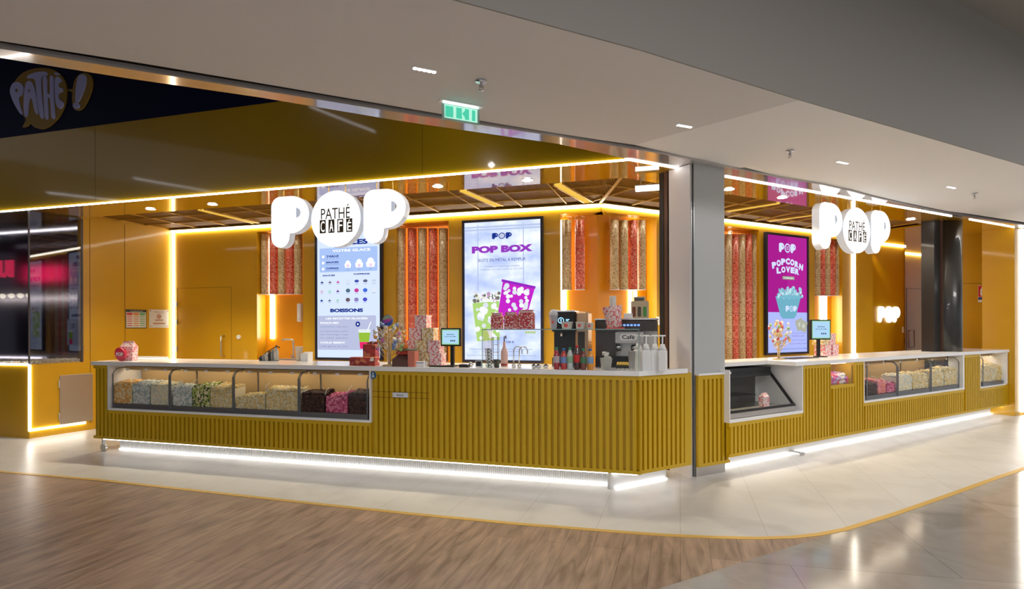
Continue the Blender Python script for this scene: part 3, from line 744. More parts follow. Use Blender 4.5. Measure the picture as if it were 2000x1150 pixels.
bins = [[(219, 256, 'caramel', 750, 'orange caramel popcorn heap at the far left of the left counter'), (256, 291, 'white', 751, 'blue-white popcorn heap beside the orange caramel heap'), (291, 330, 'cream', 754, 'cream popcorn heap right of the blue-white heap')],
        [(334, 373, 'white', 758, 'pale popcorn heap left of the green one'), (373, 408, 'green', 756, 'green popcorn heap in the second case'), (408, 454, 'gold', 759, 'golden popcorn heap right of the green one')],
        [(457, 516, 'gold', 776, 'low popcorn heap in the half-empty side of the third case'), (516, 582, 'gold', 764, 'high golden popcorn heap right of the low one')],
        [(586, 633, 'choc', 770, 'brown chocolate popcorn heap left of the pink one'), (633, 678, 'pink', 774, 'bright pink popcorn heap between two chocolate heaps'), (678, 718, 'choc', 770, 'dark chocolate popcorn heap at the right end of the left counter cases')]]
for i in range(4):
    t = case(L, CS[i]+.004, CS[i+1]-.004, LZ0, LZ1, names[i])
    for j, (a, b, c, yt, lb) in enumerate(bins[i]):
        sA, sZ = L.sx(a, .06), L.sx(b, .06); zt = L.hit((a+b)/2, yt, .07)[1]
        heap('popcorn_heap', lb, 'popcorn', L, sA+.008, sZ-.004, .062, .27, LZ0+.052, zt-.015, zt+.012, KC[c], .0125, tilt=(.05 if lb.startswith(('bright', 'low')) else 0))
        if j: divider(t, L, sA, CS[i], CS[i+1], LZ0, zt+.03)
# right counter cases
ct = [(1692, 1752, 'popcorn case of the right counter with coral and pink heaps', [(1692, 1716, 'choc', 752, 'dark popcorn heap at the left end of the right counter cases'), (1716, 1733, 'coral', 746, 'coral pink popcorn heap in the right counter'), (1733, 1751, 'pink', 750, 'purple-pink popcorn heap right of the coral heap')]),
      (1753, 1817, 'middle popcorn case of the right counter', [(1753, 1784, 'cream', 736, 'cream popcorn heap left in the middle case of the right counter'), (1784, 1815, 'gold', 733, 'golden popcorn heap right in the middle case of the right counter')]),
      (1818, 1873, 'popcorn case of the right counter nearest the round black column', [(1818, 1846, 'gold', 728, 'golden popcorn heap left in the case by the black column'), (1846, 1872, 'gold', 722, 'golden popcorn heap right in the case by the black column')])]
for a0, b0_, lb, bs in ct:
    s0, s1 = C.sx(a0, .05), C.sx(b0_, .05)
    t = case(C, s0+.004, s1-.004, zn2+.001, HT-.002, lb, tags=2)
    for j, (a, b, c, yt, l2) in enumerate(bs):
        sA, sZ = C.sx(a, .06), C.sx(b, .06); zt = C.hit((a+b)/2, yt, .07)[1]
        heap('popcorn_heap', l2, 'popcorn', C, sA+.01, sZ-.006, .065, .27, zn2+.054, zt-.01, zt+.012, KC[c], .015)
        if j: divider(t, C, sA, s0, s1, zn2, zt+.03)
s0, s1 = C.sx(1919, .05), C.sx(1966, .05)
t = case(C, s0+.004, s1-.02, zn3+.001, HT-.002, 'single popcorn case at the far right end of the right counter', tags=1)
heap('popcorn_heap', 'golden popcorn heap in the single case at the far right end', 'popcorn', C, s0+.02, s1-.035, .065, .40, zn3+.055, C.hit(1940, 722, .07)[1], .93, KC['gold'], .016)
# little glass-fronted candy shelf
s0, s1 = X[1626]+.01, X[1672]-.01
MB().box(s0, s1, .03, .036, zs+.002, HT-.004).build('glass_panel', M_pane, cc); MB().box(s0-.01, s1+.01, .5, .52, zs-.02, HT).build('shelf_back', M_wall, cc); MB().box(s0+.04, s1-.04, .10, .12, HT-.014, HT-.002).build('added_shelf_glow', M_lampc, cc)  # glowing strip added under the slab to brighten the sweets
heap('candy_pile', 'pink, white and lilac wrapped sweets on the small open shelf of the right counter', 'sweets', C, s0+.02, s1-.02, .06, .35, zs+.002, zs+.07, zs+.12, KC['candy'], .028)
# black refrigerated case with sloping glass
t = thing('refrigerated_case', 'black sloping glass refrigerated case in the white recess right of the grey column', 'display case', C, 0, 0, 0)
a, b = X[1427]+.016, C.sx(1553, .05); zf0 = zn1+.004; zk1 = C.hit(1550, 790, .05)[1]
MB().box(a, b, .05, .60, zf0, zf0+.05).build('base_tray', M_brush, t)
prof = [(.05, zf0+.05), (.05, zk1), (.36, .985), (.42, .985)]
for s, w in ((b-.02, .02), (a, .012)):
    mb = MB()
    for (y0_, z0_), (y1_, z1_) in zip(prof[:-1], prof[1:]):
        d = Vector((0, y1_-y0_, z1_-z0_)).normalized(); n = Vector((0, d.z, -d.y))*.028
        mb.add([(s, y0_, z0_), (s, y1_, z1_), (s, y1_+n.y, z1_+n.z), (s, y0_+n.y, z0_+n.z), (s+w, y0_, z0_), (s+w, y1_, z1_), (s+w, y1_+n.y, z1_+n.z), (s+w, y0_+n.y, z0_+n.z)],
               [(0, 1, 2, 3), (7, 6, 5, 4), (0, 4, 5, 1), (2, 6, 7, 3), (1, 5, 6, 2), (0, 3, 7, 4)])
    mb.build('side_frame', M_blackp, t)
mb = MB(); mb.box(a, b, .048, .062, zk1-.012, zk1+.012); mb.build('front_rail', M_blackp, t)
g = MB(); g.add([(a+.014, .055, zk1), (b-.02, .055, zk1), (b-.02, .36, .98), (a+.014, .36, .98)], [(0, 1, 2, 3)]); g.add([(a+.014, .052, zf0+.05), (b-.02, .052, zf0+.05), (b-.02, .052, zk1), (a+.014, .052, zk1)], [(0, 1, 2, 3)]); g.build('sloping_glass', M_tint, t)
mb = MB(); mb.box(a, b-.02, .34, .58, .975, 1.03); mb.box(a, b-.02, .33, .36, .93, .975); mb.build('top_hood', M_blackp, t)
MB().box(a, b, .56, .58, zf0+.05, .97).build('back_panel', pm('case_grey_back', (.06, .06, .058), .4), t)
MB().box(a, b-.35, .30, .56, zf0+.17, zf0+.18).build('shelf', M_blackp, t)
MB().box((a+b)/2-.16, (a+b)/2-.13, .53, .56, zf0+.05, .97).build('upright', M_blackp, t)
sp = C.sx(1495, .2)
def bag(label, fr, s, off, z, w, h, mat, rz=0, cat='popcorn bag', grp=None, name='popcorn_bag'):
    t = thing(name, label, cat, fr, s, off, z, rz, grp)
    d = w*.55
    v = [(-w/2*.92, -d/2, 0), (w/2*.92, -d/2, 0), (w/2*.92, d/2, 0), (-w/2*.92, d/2, 0), (-w/2, -d/2, h*.72), (w/2, -d/2, h*.72), (w/2, d/2, h*.72), (-w/2, d/2, h*.72), (-w*.40, -d*.16, h*.90), (w*.40, -d*.16, h*.90), (w*.40, d*.16, h*.90), (-w*.40, d*.16, h*.90), (-w*.40, -d*.05, h), (w*.40, -d*.05, h), (w*.40, d*.05, h), (-w*.40, d*.05, h)]
    f = [(3, 2, 1, 0), (12, 13, 14, 15)]
    for k in (0, 4, 8): f += [(k+i, k+(i+1) % 4, k+4+(i+1) % 4, k+4+i) for i in range(4)]
    MB().add(v, f).build('bag_body', mat, t)
    MB().box(-w*.41, w*.41, -d*.07, d*.07, h*.88, h*.93).build('fold', mat, t)
    return t
bag('small red and white bag alone in the black refrigerated case', C, sp, .22, zf0+.051, .11, .15, M_pr_pink)

# ================================================================== HANGING SIGNS
def hang_sign(fr, off, boxes, oc, labels, grp, rods):
    """boxes: pixel boxes (x0,x1,ytop,ybottom) of the two letters; oc: pixel box of the disc"""
    for k, (x0, x1, yt, yb) in enumerate(boxes):
        s0, zt = fr.hit(x0, yt, off); s1, _ = fr.hit(x1, yt, off); zb = fr.hit((x0+x1)/2, yb, off)[1]
        zt = fr.hit((x0+x1)/2, yt, off)[1]
        t = thing('illuminated_letter', labels[k], 'sign', fr, (s0+s1)/2, off, zb, 0, None)
        w, h = s1-s0, zt-zb
        lp = letter_P(-w/2, 0, w, h)
        MB().mesh(curve_me(lp, .004), None, Matrix.Translation((0, .0, 0)) @ UP).build('glowing_face', M_sign, t)
        MB().mesh(curve_me(lp, .10), None, Matrix.Translation((0, .053, 0)) @ UP).build('letter_body', M_signside, t)
        for q in (-.12, .08): MB().cyl((q, .05, h-.005), (q, .05, ZC-zb-.001), .006, n=8).build('hanging_rod', M_brass, t)
    x0, x1, yt, yb = oc
    s0, s1 = fr.hit(x0, 400, off)[0], fr.hit(x1, 400, off)[0]; zt = fr.hit((x0+x1)/2, yt, off)[1]; zb = fr.hit((x0+x1)/2, yb, off)[1]
    rx, rz = (s1-s0)/2, (zt-zb)/2; r = (rx+rz)/2
    t = thing('illuminated_disc', labels[2], 'sign', fr, (s0+s1)/2, off, (zt+zb)/2, 0, None)
    ci = [arc(0, 0, r, r, 0, 354, 59)]
    MB().mesh(curve_me(ci, .004), None, UP).build('glowing_face', M_sign, t)
    MB().mesh(curve_me(ci, .10), None, Matrix.Translation((0, .053, 0)) @ UP).build('disc_body', M_signside, t)
    for q in (-.12, .1): MB().cyl((q, .05, r*.9), (q, .05, ZC-(zt+zb)/2-.001), .006, n=8).build('hanging_rod', M_brass, t)
    ink = pm('sign_cutout', (.11, .075, .035), .5); mb = MB()
    me = text_me('PATHÉ', r*1.18, r*.50, .002, .004); mb.mesh(me, None, Matrix.Translation((0, -.004, r*.245)) @ UP)
    mb.build('upper_lettering', ink, t)
    mb = MB()
    for i, ch in enumerate('CAFÉ'):
        cx = -r*.52+i*r*.36; bw, bh = r*.25, r*.48
        mb.mesh(curve_me([[(-bw/2, -bh/2), (bw/2, -bh/2), (bw/2, bh/2), (-bw/2, bh/2)]], .002), ink, Matrix.Translation((cx, -.004, -r*.26)) @ UP)
        mb.mesh(text_me(ch, bw*.62, bh*.80, .0012, .0), M_sign, Matrix.Translation((cx, -.006, -r*.26)) @ UP)
    mb.build('lower_lettering', None, t)
hang_sign(L, .47, [(530, 603, 383, 482.5), (710, 792, 369, 473.5)], (607, 705, 373.5, 480.5),
          ['glowing white letter P hanging left of the disc on the left sign', 'glowing white letter P hanging right of the disc on the left sign', 'round glowing white disc with café lettering between the letters of the left sign'], '', 2)
hang_sign(Q, .14, [(1600.5, 1645, 396.5, 487), (1701.5, 1738.5, 412, 495.5)], (1647.5, 1698.5, 404.5, 495),
          ['glowing white letter P hanging left of the disc on the right sign', 'glowing white letter P hanging right of the disc on the right sign', 'round glowing white disc with café lettering between the letters of the right sign'], '', 2)
# small wall sign
off = QB+.28
s0, zt = Q.hit(1715, 598, off); s1, zb = Q.hit(1757.5, 629.5, off); w = s1-s0; h = zt-zb
t = thing('wall_sign', 'small glowing white POP lettering on the yellow wall left of the narrow door', 'sign', Q, (s0+s1)/2, off, zb)
for nm, lp in (('letter', letter_P(-w/2, 0, w*.32, h, False)), ('letter', [arc(0, h/2, w*.18, h*.52, 0, 352, 44)]), ('letter', letter_P(w/2-w*.32, 0, w*.32, h, False))):
    MB().mesh(curve_me(lp, .02), None, UP).build(nm, M_sign, t)

# cinema emblem on the navy band
def onfascia(pts, d=.0): 
    out = []
    for x, y in pts: s, z = L.hit(x/6.391, 100+y/6.391, LF); out.append((s, z))
    return out
t = thing('cinema_emblem', 'dark gold bubble emblem with lilac PATHÉ lettering and exclamation mark on the navy band', 'sign', L, 0, 0, 0)
def flat(name, loops, mat, par, off, dep):
    MB().mesh(curve_me([onfascia(l) for l in loops], dep), None, Matrix.Translation((0, LF-off-dep/2, 0)) @ UP).build(name, mat, par)
def sm(pts, n=4):
    P = [Vector(p) for p in pts]; o = []; N = len(P)
    for i in range(N):
        a, b, c, d = P[i-1], P[i], P[(i+1) % N], P[(i+2) % N]
        for k in range(n):
            u = k/n; o.append(tuple(.5*((2*b)+(c-a)*u+(2*a-5*b+4*c-d)*u*u+(3*b-3*c+d-a)*u**3)))
    return o
gold = pm('emblem_gold', (.26, .155, .012), .5); lil = pm('emblem_lilac', (.42, .44, .78), .45)
flat('bubble', [sm([(165, 480), (205, 380), (300, 280), (440, 225), (600, 218), (720, 255), (800, 330), (842, 430), (842, 560), (822, 680), (765, 800), (700, 880), (620, 945), (540, 975), (450, 955), (390, 905), (360, 935), (300, 955), (330, 890), (338, 850), (300, 800), (215, 680), (168, 560)])], gold, t, 0, .02)
flat('drop', [sm([(1045, 280), (1120, 290), (1165, 350), (1160, 470), (1110, 610), (1050, 710), (990, 745), (940, 720), (920, 620), (925, 480), (960, 350)])], gold, t, 0, .02)
flat('link', [[(843, 486), (930, 478), (930, 525)]], gold, t, 0, .018)
for nm, lp in (('P', [[(155, 490), (190, 412), (255, 395), (310, 430), (322, 500), (300, 560), (262, 592), (285, 700), (312, 795), (275, 780), (205, 660), (165, 560)], [(235, 475), (255, 500), (235, 525), (218, 500)]]),
               ('A', [[(345, 440), (380, 385), (415, 390), (450, 440), (485, 600), (503, 785), (465, 765), (430, 615), (402, 600), (385, 700), (372, 815), (335, 810), (325, 660)], [(390, 480), (408, 500), (390, 525), (376, 500)]]),
               ('T', [[(368, 328), (410, 300), (500, 272), (605, 270), (615, 312), (548, 340), (548, 560), (575, 828), (530, 822), (495, 620), (472, 400), (440, 352), (380, 350)]]),
               ('H', [[(566, 345), (595, 318), (615, 370), (618, 520), (650, 535), (652, 345), (678, 318), (700, 360), (698, 560), (712, 828), (670, 825), (655, 620), (625, 600), (632, 835), (592, 835), (575, 600)]]),
               ('E', [[(716, 360), (765, 335), (800, 390), (765, 405), (758, 455), (810, 475), (808, 515), (758, 540), (768, 610), (822, 655), (790, 728), (742, 700), (718, 600)]]),
               ('accent', [[(705, 280), (755, 285), (768, 308), (720, 305)]]), ('exclamation', [[(1005, 330), (1055, 300), (1100, 330), (1095, 430), (1050, 560), (1000, 650), (970, 640), (975, 470)]]),
               ('dot', [[(980+42*math.cos(R(a)), 690+38*math.sin(R(a))) for a in range(0, 360, 30)]])):
    flat('lettering', [sm(l, 3) for l in lp], lil, t, .02, .012)

# ================================================================== SCREENS
WHT = scr(225, 232, 250); 
def screen(fr, off, px0, px1, ytl, ybl, label):
    s0 = fr.sx(px0, off); s1 = fr.sx(px1, off); zt = fr.hit(px0, ytl, off)[1]; zb = fr.hit(px0, ybl, off)[1]
    w, h = s1-s0, zt-zb
    t = thing('advertising_screen', label, 'screen', fr, (s0+s1)/2, off, (zt+zb)/2)
    b = .035
    mb = MB()
    for a in ((-w/2, w/2, h/2-b, h/2), (-w/2, w/2, -h/2, -h/2+b), (-w/2, -w/2+b, -h/2+b, h/2-b), (w/2-b, w/2, -h/2+b, h/2-b)): mb.box(a[0], a[1], 0, .055, a[2], a[3])
    mb.box(-w/2+b, w/2-b, .02, .055, -h/2+b, h/2-b)
    mb.build('bezel', pm('screen_bezel', (.02, .02, .04), .3), t)
    return t, w-2*b, h-2*b
def finish(cv, t, name='display'):
    o = cv.mb.build(name, None, t); o.location = (0, .019, 0); return o
def photo_bg():
    m = bpy.data.materials.new('screen_pale_photo'); m.use_nodes = True; tt = m.node_tree; tt.nodes.remove(tt.nodes['Principled BSDF'])
    n = node(tt, 'ShaderNodeTexNoise'); n.inputs['Scale'].default_value = 2.2; n.inputs['Detail'].default_value = 3
    tt.links.new(coords(tt, (1, 1, 1.6)), n.inputs[0])
    c = ramp(tt, n.outputs[0], [(.35, srgb(176, 192, 236)), (.5, srgb(206, 218, 248)), (.65, srgb(238, 243, 255))])
    e = node(tt, 'ShaderNodeEmission'); e.inputs[1].default_value = .64; tt.links.new(c, e.inputs[0]); tt.links.new(e.outputs[0], tt.nodes['Material Output'].inputs[0]); return m
c_blue = scr(28, 52, 140); c_pur = scr(150, 60, 190); c_g = scr(120, 132, 175); c_w = scr(252, 253, 255, 1.1); c_mid = scr(170, 196, 245); c_gr = scr(186, 192, 222)
# menu screen
t, w, h = screen(L, LB-.06, 615, 746, 441, 702, 'tall pale blue menu screen listing sauces, toppings and boissons behind the left hanging sign')
cv = Canvas(); fx = lambda a: -w/2+a*w; fy = lambda b: h/2-b*h
cv.rect(-w/2, -h/2, w/2, h/2, scr(208, 222, 250, 1.1))
cv.pop(0, fy(.055), w*.34, h*.045, c_blue, WHT); cv.text('GLACES', .0, fy(.12), w*.62, h*.04, c_blue, .05)
cv.rrect(fx(.04), fy(.345), fx(.96), fy(.16), .02, c_mid)
cv.text('VOTRE GLACE', fx(.55), fy(.182), w*.6, h*.020, c_w, .03)
for i, (a, b) in enumerate((('TAILLE', 'S M L'), ('SAUCES', 'une au choix'), ('TOPPINGS', 'deux au choix'))):
    y = fy(.225+.047*i); cv.disc(fx(.10), y, .022, c_w); cv.text(a, fx(.25), y+.006, w*.2, h*.013, c_blue, .05); cv.text(b, fx(.25), y-.022, w*.22, h*.009, c_g)
for i, k in enumerate((.8, .95, 1.1)):
    x = fx(.50+.18*i); y = fy(.30); cv.poly([(x-.06*k, y-.03), (x+.06*k, y-.03), (x+.07*k, y+.04*k), (x-.07*k, y+.04*k)], c_w); cv.disc(x, y+.05*k, .05*k, c_w); cv.disc(x, y, .02, scr(205, 110, 190)); cv.disc(x, y, .012, c_w)
    cv.text(('2€', '3€', '4€')[i], x, fy(.33), .04, .018, c_g)
cv.text('SAUCES', fx(.2), fy(.37), w*.2, h*.012, c_blue, .05); cv.text('TOPPINGS', fx(.72), fy(.366), w*.26, h*.012, c_blue, .05)
pal = [(40, 50, 120), (120, 90, 110), (200, 70, 160), (220, 170, 190), (150, 220, 190), (110, 50, 140), (20, 60, 140), (110, 110, 140), (150, 210, 180)]
for i in range(9):
    x = fx(.09+.13*(i % 3)); y = fy(.425+.07*(i//3)); m = scr(*pal[i]); cv.disc(x, y, .028, m, .010); cv.poly([(x-.016, y), (x+.016, y), (x, y+.03)], m); cv.rect(x-.025, y-.028, x+.025, y-.023, c_g)
pal = [(215, 225, 240), (70, 85, 170), (95, 100, 130), (200, 215, 235), (80, 110, 130), (200, 60, 150), (70, 110, 220), (225, 232, 245), (110, 90, 100), (140, 130, 190), (80, 80, 200)]
for i in range(11):
    c_, r_ = (i % 4, i//4); x = fx(.52+.135*c_); y = fy(.42+.07*r_); cv.disc(x, y, .038, scr(*pal[i]), .03 if r_ else .022); cv.rect(x-.03, y-.045, x+.03, y-.040, c_g)
cv.text('BOISSONS', 0, fy(.64), w*.52, h*.028, c_blue, .06)
cv.rrect(fx(.04), fy(.94), fx(.96), fy(.68), .02, c_gr)
cv.text('LES RECETTES GLACÉES', fx(.5), fy(.70), w*.66, h*.016, c_w, .03)
for y, a, ww in ((.735, 'PUNCH MIX', .3), (.885, 'COLD BREW', .4)): cv.text(a, fx(.08+ww/2), fy(y), w*ww, h*.014, c_w, .03)
for y, a in ((.765, 'pomme framboise - mangue passion'), (.80, 'citron glacé menthe ou pêche'), (.825, 'fraise - fruit du dragon - orange'), (.85, 'thé - pêche - grenadine'), (.915, 'café glacé au lait')): cv.text(a, fx(.30), fy(y), w*.44, h*.009, scr(92, 100, 150))
cv.disc(fx(.68), fy(.745), .04, c_blue); cv.disc(fx(.68), fy(.745), .014, c_w)
x, y = fx(.80), fy(.93); cv.poly([(x-.09, y), (x+.04, y), (x+.055, y+.10), (x-.10, y+.10)], scr(235, 40, 110)); cv.poly([(x-.10, y+.10), (x+.055, y+.10), (x+.08, y+.24), (x-.115, y+.24)], scr(150, 190, 60)); cv.poly([(x-.115, y+.24), (x+.08, y+.24), (x+.085, y+.29), (x-.12, y+.29)], scr(225, 236, 235))
cv.poly([(x+.03, y+.28), (x+.045, y+.28), (x+.10, y+.40), (x+.085, y+.40)], c_w)
finish(cv, t)
# POP BOX screen
t, w, h = screen(L, LB-.06, 902.6, 1060.8, 430.9, 706.8, 'tall white and lilac POP BOX screen with purple heading, behind the glass shelf')
cv = Canvas(); fx = lambda a: -w/2+a*w; fy = lambda b: h/2-b*h
cv.rect(-w/2, -h/2, w/2, h/2, photo_bg())
for a in (.18, .78): cv.rect(fx(a)-.006, fy(.5), fx(a)+.006, fy(.02), scr(176, 190, 228))
for a, b in ((.05, .062), (.03, .035)): cv.rect(-w/2, fy(a+.012), w/2, fy(a), scr(186, 200, 234))
cv.pop(0, fy(.105), w*.26, h*.045, c_blue, WHT)
cv.text('POP BOX', 0, fy(.20), w*.80, h*.052, c_pur, .07)
cv.text('BOÎTE EN MÉTAL À REMPLIR', 0, fy(.275), w*.62, h*.028, scr(58, 72, 150), .0)
cv.text('CHOISISSEZ LA COULEUR DE VOTRE BOX', 0, fy(.325), w*.46, h*.011, c_g); cv.text('À REMPLIR AVEC VOS SAVEURS DE POP-CORN', 0, fy(.345), w*.56, h*.011, c_g)
def popbox(x, y, ww, hh, rot, ground, top, rnd):
    c, s = math.cos(R(rot)), math.sin(R(rot)); P = lambda a, b: (x+a*c-b*s, y+a*s+b*c)
    cv.poly([P(-ww*.42, 0), P(ww*.42, 0), P(ww/2, hh), P(-ww/2, hh)], ground)
    for i in range(34):
        b = rnd.uniform(.05, .93)*hh; a = rnd.uniform(-.40, .40)*ww; q = P(a, b); cv.disc(q[0], q[1], rnd.uniform(.022, .04), scr(246, 248, 255) if i % 3 else scr(222, 228, 240), n=9)
    if top: cv.poly([P(-ww*.53, hh), P(ww*.53, hh), P(ww*.53, hh+.035), P(-ww*.53, hh+.035)], top)
rr = random.Random(3)
popbox(fx(.32), fy(.86), w*.36, h*.28, 4, scr(176, 214, 120), None, rr)
for i in range(46): cv.disc(fx(.32)+rr.uniform(-.2, .18), fy(.555)+rr.uniform(-.05, .09)*(1-.3*rr.random()), rr.uniform(.018, .032), rr.choice([scr(240, 242, 245), scr(190, 150, 190), scr(120, 120, 110), scr(225, 225, 205)]), n=8)
popbox(fx(.62), fy(.74), w*.42, h*.28, -13, scr(196, 40, 200), scr(150, 40, 190), rr)
for y, ww in ((.92, .82), (.935, .5), (.965, .9)): cv.rect(-w*ww/2, fy(y)-.004, w*ww/2, fy(y), c_g)
cv.text('7,90 €', fx(.62), fy(.87), .12, .035, c_blue, .02)
for i in range(4): cv.disc(fx(.83+.035*i), fy(.80), .02, scr(185, 205, 140), n=8)
finish(cv, t)
# POPCORN LOVER screen
t, w, h = screen(Q, QB-.06, 1497.6, 1580.6, 452.6, 693.6, 'tall magenta POPCORN LOVER screen with a pale blue popcorn bucket')
cv = Canvas(); fx = lambda a: -w/2+a*w; fy = lambda b: h/2-b*h
cv.rect(-w/2, -h/2, w/2, h/2, scr(168, 30, 142)); cv.rect(fx(.5), fy(.66), w/2, h/2, scr(178, 38, 150)); cv.rect(-w/2, -h/2, w/2, fy(.655), scr(176, 188, 250))
lav = scr(206, 218, 255, 1.1)
cv.pop(0, fy(.10), w*.42, h*.08, lav, scr(168, 30, 142))
for i, ch in enumerate('POPCORN'): k = i-3; cv.text(ch, fx(.5+k*.112), fy(.215)-abs(k)**1.7*.012, w*.105, h*.055, lav, .07, rot=-k*3.2)
for i, ch in enumerate('LOVER'): k = i-2; cv.text(ch, fx(.5+k*.115), fy(.285)-abs(k)**1.7*.008, w*.105, h*.052, lav, .07, rot=-k*3)
cv.rrect(fx(.36), fy(.372), fx(.66), fy(.345), .015, scr(160, 170, 150)); cv.text('À PARTAGER', fx(.51), fy(.358), w*.22, h*.012, c_w, .02)
x = fx(.5); yt = fy(.55); yb = fy(.71)
cv.poly([(x-.20, yb+.05), (x-.14, yb), (x+.14, yb), (x+.20, yb+.05), (x+.30, yt), (x+.32, yt+.06), (x-.32, yt+.06), (x-.30, yt)], scr(112, 176, 198))
for i in range(90): cv.disc(x+rr.uniform(-.29, .29), yt+.04+rr.uniform(0, .17)*(1-.2*rr.random()), rr.uniform(.022, .036), rr.choice([scr(190, 228, 236), scr(160, 208, 222), scr(130, 186, 204)]), n=8)
cv.disc(x, yt+.05, .31, scr(120, 184, 205), .03); cv.pop(x, fy(.625), w*.28, h*.05, lav, scr(112, 176, 198))
for a, b, r in ((.70, .76, 20), (.80, .775, -15)): 
    q = math.cos(R(r))*.09; e = math.sin(R(r))*.09; X0, Y0_ = fx(a), fy(b); cv.poly([(X0-q+e, Y0_-e-q), (X0+q+e, Y0_+e-q), (X0+q-e, Y0_+e+q), (X0-q-e, Y0_-e+q)], scr(176, 178, 160)); cv.disc(X0, Y0_, .04, scr(200, 205, 195), n=9)
for i, (y, ww) in enumerate(((.835, .3), (.86, .24), (.895, .3), (.925, .34))): cv.text(('notre seau à partager', 'POPCORN LOVER', 'rempli de vos saveurs', 'sucré ou salé au choix')[i], fx(.66), fy(y), w*ww*1.3, h*.010, scr(130, 90, 180))
cv.text('OFFRE VALABLE DANS NOTRE CINÉMA', 0, fy(.968), w*.86, h*.010, c_blue)
finish(cv, t)

# ================================================================== POPCORN TUBES
def tube(fr, off, px, yt, yb, red, label, grp, r=.066, pins=False, ztop=None):
    s = fr.sx(px, off); zt = ztop or fr.hit(px, yt, off)[1]; zb = fr.hit(px, yb, off)[1]
    t = thing('popcorn_tube', label, 'popcorn tube', fr, s, off, zb, 0, grp)
    h = zt-zb
    MB().lathe([(r*.4, 0), (r, .004), (r, h-.05)], 24, M_k_red if red else M_k_beige).build('kernel_filling', None, t)
    MB().lathe([(r+.003, h-.052), (r+.003, h)], 24, M_tint).build('clear_top', None, t)
    MB().lathe([(r+.005, -.008), (r+.005, 0)], 24, pm('clear_rim', (.85, .80, .75), .2, spec=.8)).build('bottom_rim', None, t)
    if pins:
        for z in (.12, h-.14): MB().cyl((0, r, z), (0, .20+LB-off if fr is L else QB+.20-off, z), .01, n=8).build('wall_pin', M_steel, t)
    return t
to = LB+.115
for i, (px, rd) in enumerate(((519, 0), (535.5, 1), (551.5, 0), (567.5, 1), (583, 0))):
    tube(L, to, px, 452, 574, rd, ['leftmost beige', 'left red', 'middle beige', 'right red', 'rightmost beige'][i]+' kernel tube of the short row above the sink', 'short kernel tubes above the sink', .066)
for i, (px, rd) in enumerate(((784.5, 0), (806, 1), (826, 0), (846.5, 1), (866.5, 0))):
    tube(L, to, px, 440, 706, rd, ['leftmost beige', 'left red', 'middle beige', 'right red', 'rightmost beige'][i]+' kernel tube of the tall row between the two left screens', 'tall kernel tubes between the left screens', .069)
for i, (px, rd) in enumerate(((1107.5, 0), (1133, 1))):
    tube(L, to-.1, px, 423, 565, rd, ['beige kernel tube hanging above the black coffee machine', 'red kernel tube hanging above the black coffee machine'][i], 'pair of hanging kernel tubes', .066, True)
tq = QB+.08
for i, (px, rd) in enumerate(((1200, 0), (1218.5, 0), (1236.5, 1), (1253, 0))):
    tube(Q, tq, px, 424, 565, rd, ['leftmost beige', 'second beige', 'red', 'rightmost beige'][i]+' kernel tube of the hanging row beside the corner post', 'hanging kernel tubes right of the corner', .064, True)
tq = QB+.115
for i, (px, rd) in enumerate(((1409, 0), (1421, 0), (1433.6, 1), (1447, 0), (1460, 1), (1473, 0))):
    if i == 0: continue
    tube(Q, tq, px, 452, 705, rd, ['', 'leftmost beige', 'left red', 'middle beige', 'right red', 'rightmost beige'][i]+' kernel tube of the tall row beside the grey column', 'tall kernel tubes beside the grey column', .072)
for i, (px, rd) in enumerate(((1594.5, 0), (1603.8, 1), (1613.5, 0), (1624, 1), (1634.5, 0))):
    tube(Q, tq, px, 466, 577, rd, ['leftmost beige', 'left red', 'middle beige', 'right red', 'rightmost beige'][i]+' kernel tube of the short row right of the magenta screen', 'short kernel tubes right of the magenta screen', .068)

# ================================================================== KIOSK AT THE FAR LEFT
t = thing('popcorn_kiosk', 'mustard kiosk base with tall glass popcorn vitrine at the far left', 'kiosk', KF, 0, 0, 0)
LK = KF.I @ L.M
mb = MB(); mb.box(sK-3.2, sK, LF, LF+.03, 0, zk, M=LK); mb.box(0, sg, -.0, .03, .0, zk); mb.box(-.0, sg, .03, .8, zk-.02, zk); mb.box(sK-3.2, sK, LF+.03, LF+1.0, zk-.021, zk-.001, M=LK)
mb.build('base', M_wall, t)
def pane(mb, fr_M, s0, s1, o, z0, z1): mb.box(s0, s1, o, o+.012, z0, z1, M=fr_M); return mb
pane(MB(), LK, sK-3.2, sK-.012, LF+.0, zk, ZC-.013).build('glass_pane', M_vit, t)
pane(MB(), None, .012, sg, 0, zk, ZC-.013).build('glass_pane', M_vit, t)
MB().box(-.008, .01, -.004, .012, zk, ZC-.013).build('glass_corner', pm('dark_glass_edge', (.10, .09, .10), .3), t)
s1 = KF.sx(158, 0); MB().box(sg-.02, sg, -.012, .0, zk, ZC-.02).build('glass_edge_profile', MATS['dark_glass_edge'], t)
mb = MB(); mb.box(-.014, .014, -.014, .0, .10, zk); mb.build('corner_light', M_led, t)
MB().box(.014, KF.sx(166, 0), -.014, .0, .10, .128).build('bottom_light', M_led, t)
MB().box(sK-3.2, sK, LF-.014, LF, zk-.012, zk+.012, M=LK).build('ledge_light', M_led, t)
mir = pm('smoky_mirror', (.42, .40, .44), .10, 1)
OS = LF+sg*math.cos(R(8.2))-.02
MB().box(sK-3.2, sK+.02+sg*math.sin(R(8.2))*0, OS, OS+.01, zk, ZC, M=LK).build('smoky_back', mir, t)
s0, z0 = KF.hit(116, 733, 0); s1, _ = KF.hit(180, 733, 0); zb = KF.hit(117, 829, 0)[1]
dr = MB().bbox(s0, s1, -.02, -.003, zb, z0, .004).build('steel_door', M_brush, t)
